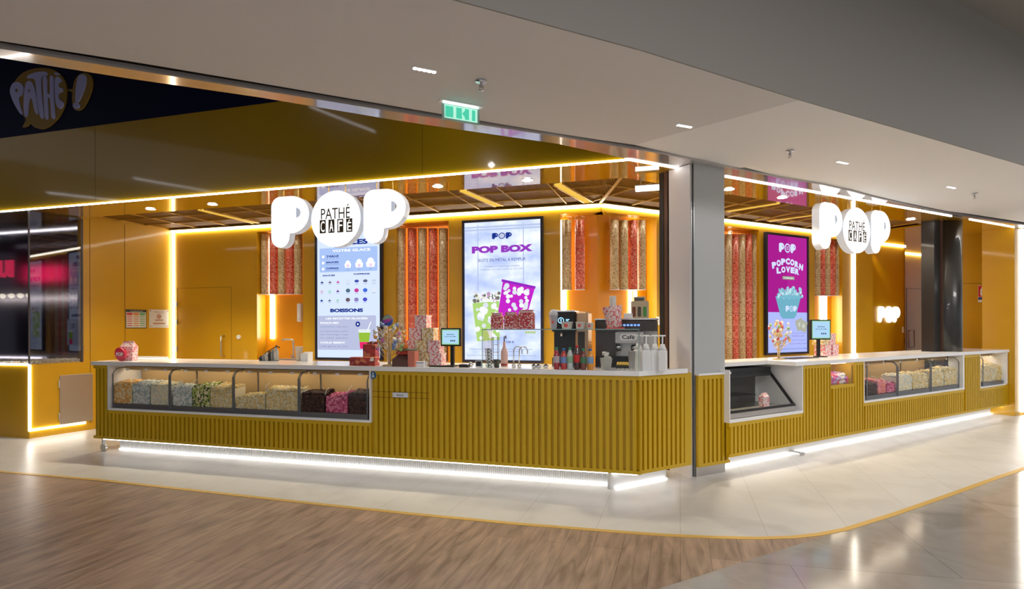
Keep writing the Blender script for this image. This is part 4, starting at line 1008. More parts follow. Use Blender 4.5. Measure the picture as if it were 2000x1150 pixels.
for z in (zb+.12, z0-.12): MB().cyl((s0-.006, -.018, z-.05), (s0-.006, -.018, z+.05), .012, n=10).build('hinge', M_steel, dr)
hp = MB(); rnd = random.Random(5)
for k in range(900): hp.ico((rnd.uniform(.03, sg-.03), rnd.uniform(.02, .35), zk+.012+rnd.uniform(0, .035)), .016, rnd.choice(KC['cream']), rnd=rnd)
hp.box(.015, sg-.03, .02, .75, zk+.001, zk+.015, KC['cream'][0])
o = hp.build('loose_popcorn', None, None, frM(KF)); tag(o, 'low bed of cream popcorn on the floor of the glass vitrine', 'popcorn'); o['kind'] = 'stuff'
hp = MB()
for k in range(500): hp.ico((rnd.uniform(sK-1.2, sK-.03), LF+rnd.uniform(.03, .3), zk+.012+rnd.uniform(0, .03)), .016, rnd.choice(KC['cream']), rnd=rnd)
o = hp.build('loose_popcorn', None, None, frM(L)); tag(o, 'bed of cream popcorn behind the left pane of the glass vitrine', 'popcorn'); o['kind'] = 'stuff'
# posters on the left side wall
def poster(fr, x0, y0, x1, y1, label, kind, off=0, name='notice', cat='notice'):
    s0, zt = fr.hit(x0, y0, off); s1, _ = fr.hit(x1, y0, off); zb = fr.hit(x0, y1, off)[1]
    w, h = s1-s0, zt-zb; cv = Canvas(); F_ = pm
    wh = pm('paper', (.78, .74, .66), .5); 
    if kind == 'grid':
        cv.rect(-w/2, -h/2, w/2, h/2, pm('poster_ink', (.04, .06, .05), .5)); cv.rect(-w*.47, -h*.46, w*.47, h*.36, wh)
        for i, c in enumerate(((.65, .08, .08), (.75, .30, .08), (.15, .45, .20))):
            m = pm('poster_col%d' % i, c, .5); cv.rect(-w*.45+i*w*.30, h*.20, -w*.18+i*w*.30, h*.33, m)
            for r_ in range(5): cv.rect(-w*.44+i*w*.30, h*.10-r_*h*.12, -w*.20+i*w*.30, h*.14-r_*h*.12, m)
        cv.text('ALLERGÈNES', 0, h*.42, w*.6, h*.07, wh)
    elif kind == 'sketch':
        cv.rect(-w/2, -h/2, w/2, h/2, wh); m = pm('poster_sketch', (.55, .30, .20), .5)
        cv.disc(0, h*.12, w*.12, m); cv.rect(-w*.2, -h*.12, w*.2, -h*.04, m); cv.rect(-w*.3, -h*.3, w*.3, -h*.22, m)
        cv.text('MERCI', 0, h*.36, w*.5, h*.10, m)
        for a in (-1, 1):
            for b in (-1, 1): cv.disc(a*w*.44, b*h*.42, .012, m)
    t = cv.mb.build(name, None, None, None); t.matrix_world = fr.M @ Matrix.Translation(((s0+s1)/2, off-.003, (zt+zb)/2)); tag(t, label, cat)
poster(KF, 245, 604, 286, 641, 'laminated notice with red, orange and green columns on the left wall', 'grid')
poster(KF, 291, 604, 329, 640, 'pale notice with a brown sketch right of the coloured notice', 'sketch')
# door in the left back wall
s0, zt = L.hit(346, 563, LB-.001); s1, _ = L.hit(452, 563, LB-.001)
d1 = struct('door_1', MB().box(s0, s1, LB-.003, LB-.0005, zt-.004, zt).box(s1-.004, s1, LB-.003, LB-.0005, .1, zt-.004).box(s0, s0+.004, LB-.003, LB-.0005, .1, zt-.004), M_seam, frM(L))
hs, hz1 = L.hit(439, 656, LB); hz0 = L.hit(439, 695, LB)[1]
MB().tube([(hs, LB-.001, hz0), (hs-.02, LB-.06, hz0), (hs-.02, LB-.06, hz1), (hs, LB-.001, hz1)], .012, 8).build('door_handle', M_brush, d1, frM(L))
for zz in (1.9, 1.6, 1.15):
    MB().cyl((s0, LB-.012, zz-.04), (s0, LB-.012, zz+.04), .01, n=8).build('hinge', M_steel, d1, frM(L))
s, z = L.hit(467, 658, LB); o = MB().cyl((s, LB-.02, z), (s, LB-.001, z), .035, n=20).build('door_button', M_slab, None, frM(L)); tag(o, 'round white door button right of the left door handle', 'button')
# door behind the wall sign
dq = QB+.9
s0, zt = Q.hit(1770, 562.5, dq-.001); s1 = Q.sx(1812, dq-.001)
d2 = struct('door_2', MB().box(s0, s1, dq-.004, dq-.0005, zt-.006, zt).box(s0, s0+.012, dq-.004, dq-.0005, .1, zt-.006).box(s1-.004, s1, dq-.004, dq-.0005, .1, zt-.006), M_seam, frM(Q))
hs, hz1 = Q.hit(1776, 645, dq); hz0 = Q.hit(1776, 678, dq)[1]
MB().tube([(hs, dq-.001, hz0), (hs+.09, dq-.06, hz0), (hs+.09, dq-.06, hz1), (hs, dq-.001, hz1)], .014, 8).build('door_handle', M_brush, d2, frM(Q))
for y in (588, 671): z = Q.hit(1811, y, dq)[1]; MB().box(s1-.06, s1+.03, dq-.02, dq-.001, z-.05, z+.05).build('hinge', M_steel, d2, frM(Q))
s, z = Q.hit(1763, 644, QB+.3); o = MB().bbox(s-.03, s+.03, QB+.285, QB+.299, z-.06, z+.06, .003).build('wall_switch', M_slab, None, frM(Q)); tag(o, 'small white switch on the wall right of the glowing wall sign', 'switch')
# fire notices
red_ = pm('fire_red', (.72, .03, .03), .4); blu_ = pm('fire_blue', (.05, .07, .25), .4)
def sign_at(fr, x0, y0, x1, y1, draw, label, name='safety_sign', cat='safety sign', off=0):
    s0, zt = fr.hit(x0, y0, off); s1, _ = fr.hit(x1, y0, off); zb = fr.hit(x0, y1, off)[1]; w, h = s1-s0, zt-zb
    cv = Canvas(); draw(cv, w, h); o = cv.mb.build(name); o.matrix_world = fr.M @ Matrix.Translation(((s0+s1)/2, off-.003, (zt+zb)/2)); tag(o, label, cat)
def dr1(cv, w, h):
    cv.rect(-w/2, -h/2, w/2, h/2, M_white); cv.rect(-w*.48, -h*.18, w*.48, h*.48, red_)
    cv.rrect(-w*.32, -h*.12, -w*.08, h*.30, .02, M_white); cv.rect(-w*.24, h*.30, -w*.16, h*.40, M_white)
    for a, b, r in ((.22, .02, .10), (.20, .16, .08), (.28, .26, .06)): cv.disc(w*a, h*b-.02, w*r, M_white, n=10)
    cv.rect(-w*.48, -h*.36, w*.48, -h*.20, blu_); cv.disc(0, -h*.42, w*.07, red_)
def dr2(cv, w, h):
    cv.rect(-w/2, -h/2, w/2, h/2, M_white); cv.rect(-w*.1, h*.1, w*.46, h*.42, red_); cv.disc(-w*.32, h*.15, w*.10, red_)
    for k in range(3): cv.disc(-w*.25+k*w*.26, -h*.25, w*.10, red_, n=10)
sign_at(EW, 1910, 557.5, 1935, 590, dr1, 'red and white fire extinguisher sign with blue band on the end wall')
sign_at(EW, 1936, 557, 1953, 576, dr2, 'smaller red and white fire notice right of the extinguisher sign')
s, z = EW.hit(1946, 673, 0); o = MB().cyl((s, -.012, z), (s, -.0005, z), .018, n=12).build('door_lock', M_blackp, None, frM(EW)); tag(o, 'small black lock low on the end wall door', 'lock')
# white swing gate at the right end of the right counter
s0 = C.sx(1979, .1); s1 = C.sx(1990, .1); z1 = C.hit(1980, 698, .1)[1]; z0 = C.hit(1980, 777, .1)[1]
t = thing('swing_gate', 'narrow white swing gate at the right end of the right counter', 'gate', C, 0, 0, 0)
MB().bbox(s0, s1-.04, .1, .14, z0, z1, .004).build('gate_leaf', M_slab, t)
MB().box(s1-.04, s1+.02, .10, .13, z0+.02, z1-.02).build('gate_edge', M_blackp, t)
for z in (z0+.1, z1-.12): MB().cyl((s1+.05, .12, z-.06), (s1+.05, .12, z+.06), .02, n=10).build('hinge', M_steel, t)

# ================================================================== CEILING FITTINGS
def dl(px, py, z, label, r=.055, mat=M_spot, e=14):
    v = onz(px, py, z); t = thing('downlight', label, 'ceiling light', None, v.x, v.y, z)
    MB().lathe([(r+.012, -.004), (r+.012, .0)], 24, M_slab).build('trim_ring', None, t)
    MB().lathe([(r, -.008), (r, -.004)], 24, mat).build('lens', None, t)
    if e: 
        l = lamp('downlight_beam', 'SPOT', (v.x, v.y, z-.02), e, (1, .86, .62), .05, spot=110); l.parent = t; l.matrix_parent_inverse = Matrix.Identity(4); l.location = (0, 0, -.02)
ZS = ZC
for px, py, lb in ((294, 407.5, 'first from the left under the left fascia'), (415, 398.5, 'second from the left under the left fascia'), (855, 363, 'between the left sign and the coffee machine'), (1030, 351, 'above the reflected purple heading'),
                   (1424, 369, 'nearest the grey column on its right'), (1528, 385, 'left of the right hanging sign'), (1779, 427.5, 'right of the right hanging sign'), (1966, 475, 'over the far right end')):
    dl(px, py, ZS, 'round recessed downlight '+lb, e=85)
for ss, oo, lb in ((.28, QB+.02, 'close above the glowing wall sign'), (1.45, QB+.62, 'close above the narrow door')):
    v = Q.W(qs[5]+ss, oo); n_ = v.y; px_ = 1000+FOC*v.x/v.y; py_ = Y0-FOC*(ZC+.05-CAMZ)/v.y
    dl(px_, py_, ZC+.045, 'round recessed downlight '+lb, e=150)
def bar_light(a, b, label, n=5):
    A, B_ = onz(*a, ZM), onz(*b, ZM); c = (A+B_)/2; d = (B_-A); w = d.length
    t = thing('recessed_light', label, 'ceiling light', None, c.x, c.y, ZM, math.atan2(d.y, d.x))
    MB().box(-w/2, w/2, -.022, .022, -.004, -.0005).build('frame', M_slab, t)
    for i in range(n):
        x = -w/2+w*(i+.5)/n; MB().lathe([(.014, -.008), (.014, -.0045)], 12, em('mall_spot_lens', (1, .96, .9), 2.5), c=(x, 0, 0)).build('lens', None, t)
bar_light((806, 131.5), (852, 140.5), 'slim recessed bar of five small lights on the mall ceiling, above the exit sign')
bar_light((1322, 243), (1351, 248), 'slim recessed bar light on the ceiling above the square column')
bar_light((1635, 315), (1656, 319), 'slim recessed bar light on the ceiling above the right hanging sign')
bar_light((1850, 364), (1866, 367), 'farthest slim recessed bar light at the right of the ceiling')
def sprinkler(px, py, label):
    v = onz(px, py, ZM); t = thing('sprinkler', label, 'sprinkler', None, v.x, v.y, ZM, .3)
    MB().lathe([(.04, -.006), (.03, -.001)], 20, M_steel).build('cover_plate', None, t)
    MB().cyl((0, 0, -.006), (0, 0, -.05), .009, .006, 10).build('nozzle', M_brush, t)
    MB().tube([(-.012, 0, -.03), (-.012, 0, -.06), (.012, 0, -.06), (.012, 0, -.03)], .003, 6).build('frame_arms', M_steel, t)
    MB().lathe([(.018, -.066), (.018, -.062)], 14, M_steel).build('deflector', None, t)
sprinkler(940, 158, 'ceiling sprinkler nearest the camera, behind the exit sign'); sprinkler(1543, 294, 'ceiling sprinkler between the bar lights on the right'); sprinkler(1903, 377, 'far right ceiling sprinkler')
# exit sign
A, B_ = onz(863, 195.5, ZM), onz(936, 209, ZM); d = B_-A; w = d.length; c = (A+B_)/2
t = thing('exit_sign', 'green edge-lit glass exit sign hanging under the mall ceiling', 'exit sign', None, c.x, c.y, ZM, math.atan2(d.y, d.x))
hh = .5*(238-201.5)*c.y/FOC*2
MB().box(-w/2-.02, w/2+.02, -.03, .03, -.008, -.0005).build('ceiling_plate', M_slab, t)
MB().box(-w/2+.01, w/2-.01, -.008, .008, -.016, -.008).build('edge_light', em('exit_glow', (.8, 1, .97), 3), t)
MB().box(-w/2, w/2, -.004, .004, -hh, -.016).build('glass_sheet', M_gedge, t)
cv = Canvas(); gr = pm('exit_green', (.03, .42, .28), .4, emit=(.1, .75, .5), es=.35); lg = pm('exit_pale', (.6, .85, .75), .4, emit=(.5, 1, .8), es=.35)
ww = w*.44; cv.rect(-ww, -hh*.40, ww, hh*.30, lg)
for a, b in ((-.44, -.22), (-.14, .02), (.10, .22), (.30, .40)): cv.rect(w*a*.95, -hh*.34, w*b*.95, hh*.24, gr)
cv.poly([(w*.02, -hh*.05), (w*.10, -hh*.25), (w*.10, hh*.15)], gr)
o = cv.mb.build('pictogram', None, t); o.location = (0, -.005, -hh*.5)
# little sensor at the end of the short light line
v = onz(1340, 327, ZC); t = thing('camera', 'small black security camera under the strip beside the square column', 'camera', None, v.x, v.y-.02, ZC-.002, Q.a)
MB().bbox(-.03, .03, -.02, .02, -.03, 0, .003).build('housing', M_blackp, t)
# lamps above the void on the left that the glossy fascia mirrors
M_void = em('void_tube', (.95, .95, 1), 6)
def mirror_pt(px, py, dist):
    o = L.I @ Vector((0, 0, CAMZ)); dd = (L.I.to_3x3() @ ray(px, py)); tt = (LF-o.y)/dd.y; h = o+dd*tt; r = Vector((dd.x, -dd.y, dd.z)); return h+r*(dist/abs(r.y)), h
def void_tube(a, b, dist, label):
    A, _ = mirror_pt(*a, dist); B_, _ = mirror_pt(*b, dist)
    o = MB().tube([A, B_], .018, 8).build('tube_light', M_void, None, frM(L)); tag(o, label, 'tube light', 'tube lights in the void'); return o
void_tube((262, 348), (410, 374), 3.0, 'tube light mirrored as the upper streak left on the fascia')
void_tube((93, 376), (230, 392), 3.0, 'tube light mirrored as the lower streak left on the fascia')
void_tube((605, 208), (732, 257), 1.8, 'tube light mirrored as the streak above the left sign')
p, _ = mirror_pt(960, 322, .8)
o = MB().lathe([(.02, -.03), (.045, 0), (.02, .03)], 16, em('void_spot', (1, 1, 1), 40)).build('spot_lamp', None, None, frM(L) @ Matrix.Translation(p)); tag(o, 'small bright spot lamp mirrored in the fascia above the left screens', 'spotlight')

# ================================================================== THINGS ON THE LEFT WORKTOP
def at(fr, px, off): return fr.sx(px, off, 700)
def M_(name, c, r=.45, **k): return pm(name, c, r, **k)
paperw = M_('paper_white', (.80, .79, .76), .5)
# round POP disc leaning on a printed popcorn box
s = at(L, 234, .14)
t = thing('display_disc', 'round pink-red POP disc standing at the left end of the left worktop', 'sign', L, s, .14, HS)
MB().cyl((0, 0, .082), (0, .012, .084), .082, n=32).build('disc', M_('disc_pink', (.75, .04, .10), .35), t)
cv = Canvas(); me = text_me('POP', .11, .045, .0004, .06); cv.me(me, paperw, 0, .0)
cv.mb.build('lettering', None, t).location = (0, -.003, .083)
bag('red and white printed popcorn bag behind the round POP disc', L, at(L, 252, .24), .24, HS, .17, .24, M_pr_pink, .2)
s = at(L, 280, .55)
t = thing('tray', 'flat white tray board lying at the left end of the worktop', 'tray', L, s, .55, HS)
mb = MB(); mb.bbox(-.28, .28, -.12, .12, 0, .012, .003); mb.box(-.28, .28, .10, .12, .012, .03); mb.build('tray_body', M_white, t)
# sink corner on the back counter
HC = .95; ob = LB-.3
t = thing('tap', 'brushed steel mixer tap above the back counter sink', 'tap', L, at(L, 573, ob), ob, HC)
MB().cyl((0, 0, 0), (0, 0, .10), .03, .026, 14).build('base', M_brush, t)
MB().tube([(0, 0, .08), (0, 0, .36), (-.02, 0, .37), (-.18, 0, .372), (-.19, 0, .35)], .013, 10).build('spout', M_brush, t)
MB().tube([(0, 0, .10), (.0, -.07, .13)], .008, 8).build('lever', M_steel, t)
t = thing('basin', 'small steel basin edge beside the mixer tap', 'sink', L, at(L, 566, ob-.12), ob-.12, HC)
MB().box(-.15, .15, -.06, .06, 0, .09).build('basin_wall', M_brush, t)
t = thing('squeeze_bottle', 'cream squeeze bottle with black tip left of the mixer tap', 'bottle', L, at(L, 550, .72), .62, HS)
MB().lathe([(.026, 0), (.030, .01), (.030, .11), (.022, .135), (.012, .145)], 16, M_('cream_plastic', (.80, .70, .52), .4)).build('bottle_body', None, t)
MB().lathe([(.014, .145), (.012, .16), (.004, .19)], 12, M_blackp).build('nozzle', None, t)
t = thing('cloth_rack', 'dark grey and white rack of folded cloths on the worktop left of the cream bottle', 'rack', L, at(L, 525, .6), .6, HS)
for k in range(6):
    x = -.12+k*.042; h = .05+.02*k
    m = [M_('cloth_dark', (.06, .06, .06), .8), M_('cloth_grey', (.30, .30, .30), .8), M_('cloth_pale', (.58, .56, .52), .8)][k % 3]
    MB().tube([(x, 0, 0), (x-.008, 0, h*.6), (x+.012, 0, h), (x+.03, 0, h*.7), (x+.035, 0, 0)], .016, 6).build('folded_cloth', m, t)
MB().tube([(-.14, .02, .003), (-.05, .02, .10), (.10, .02, .18), (.14, .02, .16)], .006, 6).build('wire_frame', M_blackp, t)
def cup(label, fr, s, off, z, rt, rb, h, mat, name='paper_cup', cat='cup', grp=None, badge=None, lid=None, rz=0):
    t = thing(name, label, cat, fr, s, off, z, rz, grp)
    MB().lathe([(rb*.9, 0), (rb, .002), (rt, h), (rt*1.04, h), (rt*1.04, h+.005), (rt*.97, h+.005), (rt*.9, h-.02)], 24, mat).build('cup_body', None, t)
    if badge:
        r0 = (rt+rb)/2; e = MB(); n = 10; a = .38
        vs = []
        for i in range(n+1):
            th = -math.pi/2-a+2*a*i/n; u = (i/n-.5)*2; hh = math.sqrt(max(0, 1-u*u))*r0*a*.95
            for q in (-hh, hh): z_ = h*.5+q; rr_ = (rb+(rt-rb)*z_/h)+.0012; vs.append((rr_*math.cos(th), rr_*math.sin(th), z_))
        e.add(vs, [(2*i, 2*i+2, 2*i+3, 2*i+1) for i in range(n)]); e.build('badge', badge, t)
    if lid: MB().lathe([(rt*1.06, h+.004), (rt*1.06, h+.014), (rt*.95, h+.03), (rt*.6, h+.055), (rt*.25, h+.062), (rt*.2, h+.06)], 24, lid).build('dome_lid', None, t)
    return t
cup('tall beige paper cup right of the mixer tap', L, at(L, 584, .66), .66, HS, .046, .032, .17, M_('cup_beige', (.74, .62, .48), .5))
t = thing('napkin_box', 'white slanted box right of the beige cup', 'box', L, at(L, 599, .66), .66, HS)
MB().prism([(-.05, -.05), (.05, -.05), (.05, .05), (-.05, .05)], 0, .09).add([(-.05, -.05, .09), (.05, -.05, .09), (.05, .05, .11), (-.05, .05, .11), (-.05, -.05, .088), (.05, -.05, .088), (.05, .05, .088), (-.05, .05, .088)], [(0, 1, 2, 3), (4, 5, 1, 0), (5, 6, 2, 1), (6, 7, 3, 2), (7, 4, 0, 3)]).build('box_body', M_white, t)
s, zt = L.hit(587, 592, LB+.1); zb = L.hit(587, 628, LB+.1)[1]
t = thing('soap_dispenser', 'white wall dispenser on the yellow niche side left of the menu screen', 'dispenser', L, L.sx(587, LB+.14), LB+.14, zb)
MB().bbox(-.035, .035, -.05, .05, 0, zt-zb, .012).build('dispenser_body', M_white, t); MB().box(-.02, .02, -.06, -.05, .02, .05).build('push_lever', M_slab, t)

# red and white treat boxes
s = at(L, 713, .14)
red_box = M_pr = voro_mat('treat_print_red', [(0, (.45, .04, .02)), (.3, (.30, .02, .02)), (.55, (.62, .20, .08)), (.8, (.35, .03, .02)), (.93, (.8, .75, .65))], 26, .35, coat=.3)
t = thing('treat_box', 'wide dark red printed treat box at the worktop front, left of the lolly tree', 'box', L, s, .13, HS)
MB().bbox(-.15, .15, -.05, .05, 0, .085, .003).build('box_body', red_box, t); MB().box(-.145, .145, -.045, .045, .085, .088).build('open_top', M_('box_inside', (.55, .22, .08), .5), t)
t = thing('treat_box', 'upright dark red printed treat box standing behind the wide one', 'box', L, at(L, 725, .26), .26, HS)
MB().bbox(-.075, .075, -.045, .045, 0, .22, .003).build('box_body', red_box, t); MB().mesh(curve_me([arc(0, 0, .075, .03, 0, 180, 12)], .004), None, Matrix.Translation((0, .04, .22)) @ UP).build('header_card', red_box, t)
for k, (px, w_, h_) in enumerate(((780, .10, .12),)):
    t = thing('treat_box', 'red open treat box with a sloping dark front right of the left lolly tree', 'box', L, at(L, 786, .10), .10, HS)
    mb = MB(); mb.add([(-.09, -.06, 0), (.09, -.06, 0), (.09, .06, 0), (-.09, .06, 0), (-.10, -.03, .07), (.08, -.03, .07), (.09, .06, .12), (-.09, .06, .12)], [(3, 2, 1, 0), (0, 1, 5, 4), (4, 5, 6, 7), (1, 2, 6, 5), (3, 0, 4, 7), (2, 3, 7, 6)])
    mb.build('box_body', M_('treat_dark', (.16, .08, .07), .4), t); MB().box(.085, .16, -.05, .05, 0, .16).build('side_carton', M_('treat_salmon', (.62, .20, .14), .5), t)
    MB().box(-.11, .14, .0, .06, .165, .175).build('green_lid', M_('treat_green', (.10, .30, .18), .4), t); MB().box(-.09, .09, .03, .06, .12, .165).build('red_front', M_('treat_red', (.60, .06, .03), .4), t)
t = thing('figurine', 'small orange treat figure on the green lid right of the left lolly tree', 'figurine', L, at(L, 790, .13), .135, HS+.176)
MB().lathe([(.028, 0), (.034, .02), (.026, .055), (.014, .085), (.005, .11)], 12, M_('figure_orange', (.75, .18, .03), .4)).build('figure_body', None, t)

# lolly trees
LC = [(.70, .10, .12), (.85, .45, .10), (.35, .55, .18), (.80, .75, .65), (.20, .30, .55), (.60, .20, .45), (.90, .60, .25), (.45, .30, .16)]
def lolly_tree(fr, s, off, z, H, Wd, n, label, lab2, grp, wood, pal, rnd):
    t = thing('lolly_tree', label, 'display stand', fr, s, off, z)
    MB().lathe([(.07, 0), (.07, .012), (.02, .02)], 20, wood).build('base', None, t)
    MB().tube([(0, 0, .015), (0, 0, H*.35), (0, 0, H*.9)], [.016, .012, .007], 10, wood).build('trunk', None, t)
    for i in range(n):
        row = i//2; f = .28+.62*(row/(n/2)); sd = 1 if i % 2 else -1; yy = rnd.uniform(-.05, .04)
        x = sd*Wd*(.24+.16*math.sin(f*3.0))*(1, .28, .66)[row % 3]; zz = H*f
        MB().tube([(0, 0, zz-.06), (x*.6, yy*.6, zz-.03), (x, yy, zz+.01)], .0035, 5, wood).build('branch', None, t)
        l = thing('wrapped_lolly', lab2, 'lollipop', fr, s+x, off+yy, z+zz+.01, 0, grp)
        a = sd*rnd.uniform(.2, .9); c, q = math.sin(a), math.cos(a)
        MB().tube([(0, 0, 0), (c*.03, 0, q*.03)], .0022, 5).build('stick', paperw, l)
        col_ = rnd.choice(pal)
        e = MB(); e.ico((c*.052, -.004, q*.052), .025, M_('lolly_%d' % LC.index(col_), col_, .3, coat=.5), sq=(1, .45, 1), rnd=rnd); e.build('candy', None, l)
        e = MB(); e.add([(c*.07, -.004, q*.07), (c*.07+.016*q+.018*c, 0, q*.07-.016*c+.018*q), (c*.07-.016*q+.018*c, 0, q*.07+.016*c+.018*q)], [(0, 1, 2)]); e.add([(c*.07, -.005, q*.07), (c*.07-.016*q+.018*c, -.001, q*.07+.016*c+.018*q), (c*.07+.016*q+.018*c, -.001, q*.07-.016*c+.018*q)], [(0, 1, 2)])
        e.build('wrapper_tail', paperw, l)
rnd = random.Random(11)
lolly_tree(L, at(L, 761, .10), .10, HS, .43, .27, 36, 'pale wooden lolly tree on the left worktop, left of the stacked boxes', 'wrapped lolly on the left wooden tree', 'lollies on the left tree', M_('pale_wood', (.62, .46, .26), .55), [LC[3], LC[2], LC[7], LC[3], LC[1], LC[4], LC[7], LC[5]], rnd)
s = at(L, 757, .16)
t = thing('round_topper', 'round purple and blue topper sign above the left lolly tree', 'sign', L, s, .16, HS)
zc = L.hit(757, 626, .16)[1]-HS
MB().cyl((0, .0, 0), (0, 0, zc-.05), .004, n=8).build('stick', paperw, t); MB().cyl((0, 0, zc), (0, .008, zc), .060, n=28).build('disc', M_('topper_blue', (.03, .10, .45), .4), t)
cv = Canvas(); cv.poly(arc(0, 0, .056, .056, 10, 170, 14), M_('topper_green', (.35, .50, .30), .4)); cv.me(text_me('YUMMY', .10, .04, .0003, .06), M_('topper_pink', (.65, .08, .45), .4), 0, .0, 14); cv.mb.build('artwork', None, t).location = (0, -.0005, zc)
lolly_tree(C, C.sx(1521, .42, 700), .42, HS, .46, .32, 36, 'clear branching lolly tree on the right worktop before the magenta screen', 'wrapped lolly on the tree of the right worktop', 'lollies on the right tree', M_('pale_wood', (.62, .46, .26), .55), [LC[6], LC[3], LC[1], LC[2], LC[6], LC[3], LC[7], LC[0]], rnd)

# pyramid of printed boxes
def pbox(fr, s, off, z, a, mat, label, grp=None, rz=0, d=None):
    t = thing('popcorn_box', label, 'box', fr, s, off, z, rz, grp); d = d or a
    MB().bbox(-a/2, a/2, -d/2, d/2, 0, a*.96, .004).build('box_body', mat, t)
    MB().box(-a/2-.002, a/2+.002, -d/2-.002, d/2+.002, a*.86, a*.985).build('lid', mat, t)
a = .132; rows = [(838, [(-1, 'pink'), (0, 'yel'), (1, 'pink')], 'bottom row'), (834.5, [(-1, 'pink'), (0, 'yel'), (1, 'pink')], 'third row from the top'), (822, [(-.5, 'pink'), (.5, 'yel')], 'second row from the top')]
so = .30; sc = L.sx(829, so, 700); u = a+.006
MM = {'pink': M_pr_pink, 'yel': M_pr_yel}
for r_, (xs, nm) in enumerate((((-.75, 'pink'), (.17, 'yel'), (1.2, 'pink')), 'bottom row'), ) if False else enumerate([([(-.75, 'pink'), (.25, 'yel'), (1.25, 'pink')], 'bottom row'), ([(-.95, 'pink'), (.05, 'yel'), (1.1, 'pink')], 'row above the bottom'), ([(-.42, 'pink'), (.62, 'yel')], 'row under the top box'), ([(.05, 'pink')], 'top')]):
    z = HS+r_*(a*.985+.002)
    for i, (k, c) in enumerate(xs):
        pos = {3: ['left', 'middle', 'right'], 2: ['left', 'right'], 1: ['single']}[len(xs)][i]
        pbox(L, sc+k*u-.02, so, z, a, MM[c], '%s %s popcorn box in the %s of the stacked pyramid' % (pos, 'pink' if c == 'pink' else 'golden', nm), None, 0)
t = thing('packet', 'small white packet lying before the stacked popcorn boxes', 'packet', L, at(L, 822, .12), .12, HS)
MB().bbox(-.06, .06, -.035, .035, 0, .055, .01).build('packet_body', M_white, t); MB().box(-.045, .045, -.036, -.0352, .036, .042).build('printed_line', blu_, t)

# tills
def till(fr, s, off, z, label, rz, w, h, zc, tilt=0):
    t = thing('till_screen', label, 'till', fr, s, off, z, rz)
    MB().bbox(-.06, .06, -.06, .06, 0, .012, .003).build('foot_plate', M_blackp, t)
    MB().box(-.018, .018, .02, .05, .012, zc+.02).build('pole', M_blackp, t)
    MB().bbox(-w/2, w/2, -.015, .02, zc-h/2, zc+h/2, .006).build('monitor', M_blackp, t)
    cv = Canvas(); b = .016
    cv.rect(-w/2+b, -h/2+b, w/2-b, h/2-b, scr(150, 205, 150)); cv.rect(-w/2+b*1.7, -h/2+b*1.7, w/2-b*1.7, h/2-b*1.7, scr(175, 215, 245))
    cv.text('BIENVENUE', 0, h*.14, w*.36, h*.06, blu_, .02); cv.text('DANS VOTRE CINÉMA', 0, h*.03, w*.56, h*.06, blu_, .02)
    for k in range(3): cv.rect(w*(.0+.09*k), -h*.24, w*(.06+.09*k), -h*.16, blu_)
    o = cv.mb.build('display', None, t); o.location = (0, -.0155, zc)
    return t
zc = L.hit(878, 658, .22)[1]-HS
till(L, L.sx(881, .22), .22, HS, 'black till monitor with pale green screen left of the POP BOX screen', -.05, .225, .185, zc)
t = thing('cash_tray', 'thin black keyboard tray in front of the left till monitor', 'tray', L, at(L, 868, .12), .12, HS)
MB().bbox(-.15, .12, -.045, .045, 0, .014, .003).build('tray_body', M_blackp, t)
t = thing('card_reader', 'dark card reader with a chrome ball end right of the left till', 'card reader', L, at(L, 909, .12), .12, HS)
MB().bbox(-.06, .04, -.035, .035, 0, .03, .006).build('reader_body', M_blackp, t); mb = MB(); mb.ico((.06, 0, .03), .03, M_steel); mb.build('chrome_end', None, t)
t = thing('photo_frame', 'little silver framed dark display left of the glass shelf', 'frame', L, at(L, 935, .14), .14, HS)
MB().bbox(-.036, .036, -.006, .006, 0, .072, .004).build('frame_body', M_steel, t); MB().box(-.026, .026, -.008, -.0062, .012, .06).build('dark_face', M_blackp, t)
cq = C.sx(1597, .45, 690)
zc = C.hit(1606, 643.5, .45)[1]-HS
till(C, C.sx(1602, .45), .45, HS, 'black till monitor with pale blue screen on the right worktop', -.35, .30, .26, zc)
t = thing('floor_pad', 'flat black mat lying on the right worktop before the till', 'mat', C, C.sx(1562, .42, 700), .45, HS)
MB().bbox(-.26, .26, -.12, .12, 0, .008, .002).build('mat_body', M_blackp, t)
for i, (px, off, z) in enumerate(((1602, .62, 0), (1617, .62, 0), (1598, .62, 1), (1611, .62, 1))):
    pbox(C, C.sx(px, off, 690)+.06, off, HS+z*.150, .15, [M_pr_pink, M_pr_pink, M_pr_yel, M_pr_pink][i], ['lower left', 'lower right', 'upper left', 'upper right'][i]+' printed popcorn box behind the right till')

# glass shelf over the worktop
gx0, gx1 = L.sx(941.5, .06), L.sx(1248, .06)
zg = L.hit(1000, 642.5, .06)[1]
t = thing('glass_shelf', 'clear glass sneeze guard shelf on the right half of the left worktop', 'shelf', L, gx0, .06, HS)
w = gx1-gx0; h = zg-HS; dp = .30
MB().box(0, w, 0, dp, h-.008, h).build('top_pane', M_clear, t)
MB().box(.008, w-.008, 0, .006, 0, h-.008).build('front_pane', M_clear, t)
for x in (0, w-.008): MB().box(x, x+.008, 0, dp, 0, h-.008).build('side_pane', M_clear, t)
ge = pm('glass_green_edge', (.25, .42, .42), .2)
for x in (0, w-.004): MB().box(x-.001, x+.004, -.002, .002, 0, h).build('edge', ge, t)
MB().box(0, w, -.002, .0, h-.008, h).build('edge', ge, t); MB().box(0, w, dp, dp+.002, h-.008, h).build('edge', ge, t)
ZG = HS+h+.001
def on_shelf(px, off=.18): return L.sx(px, off, 640), off
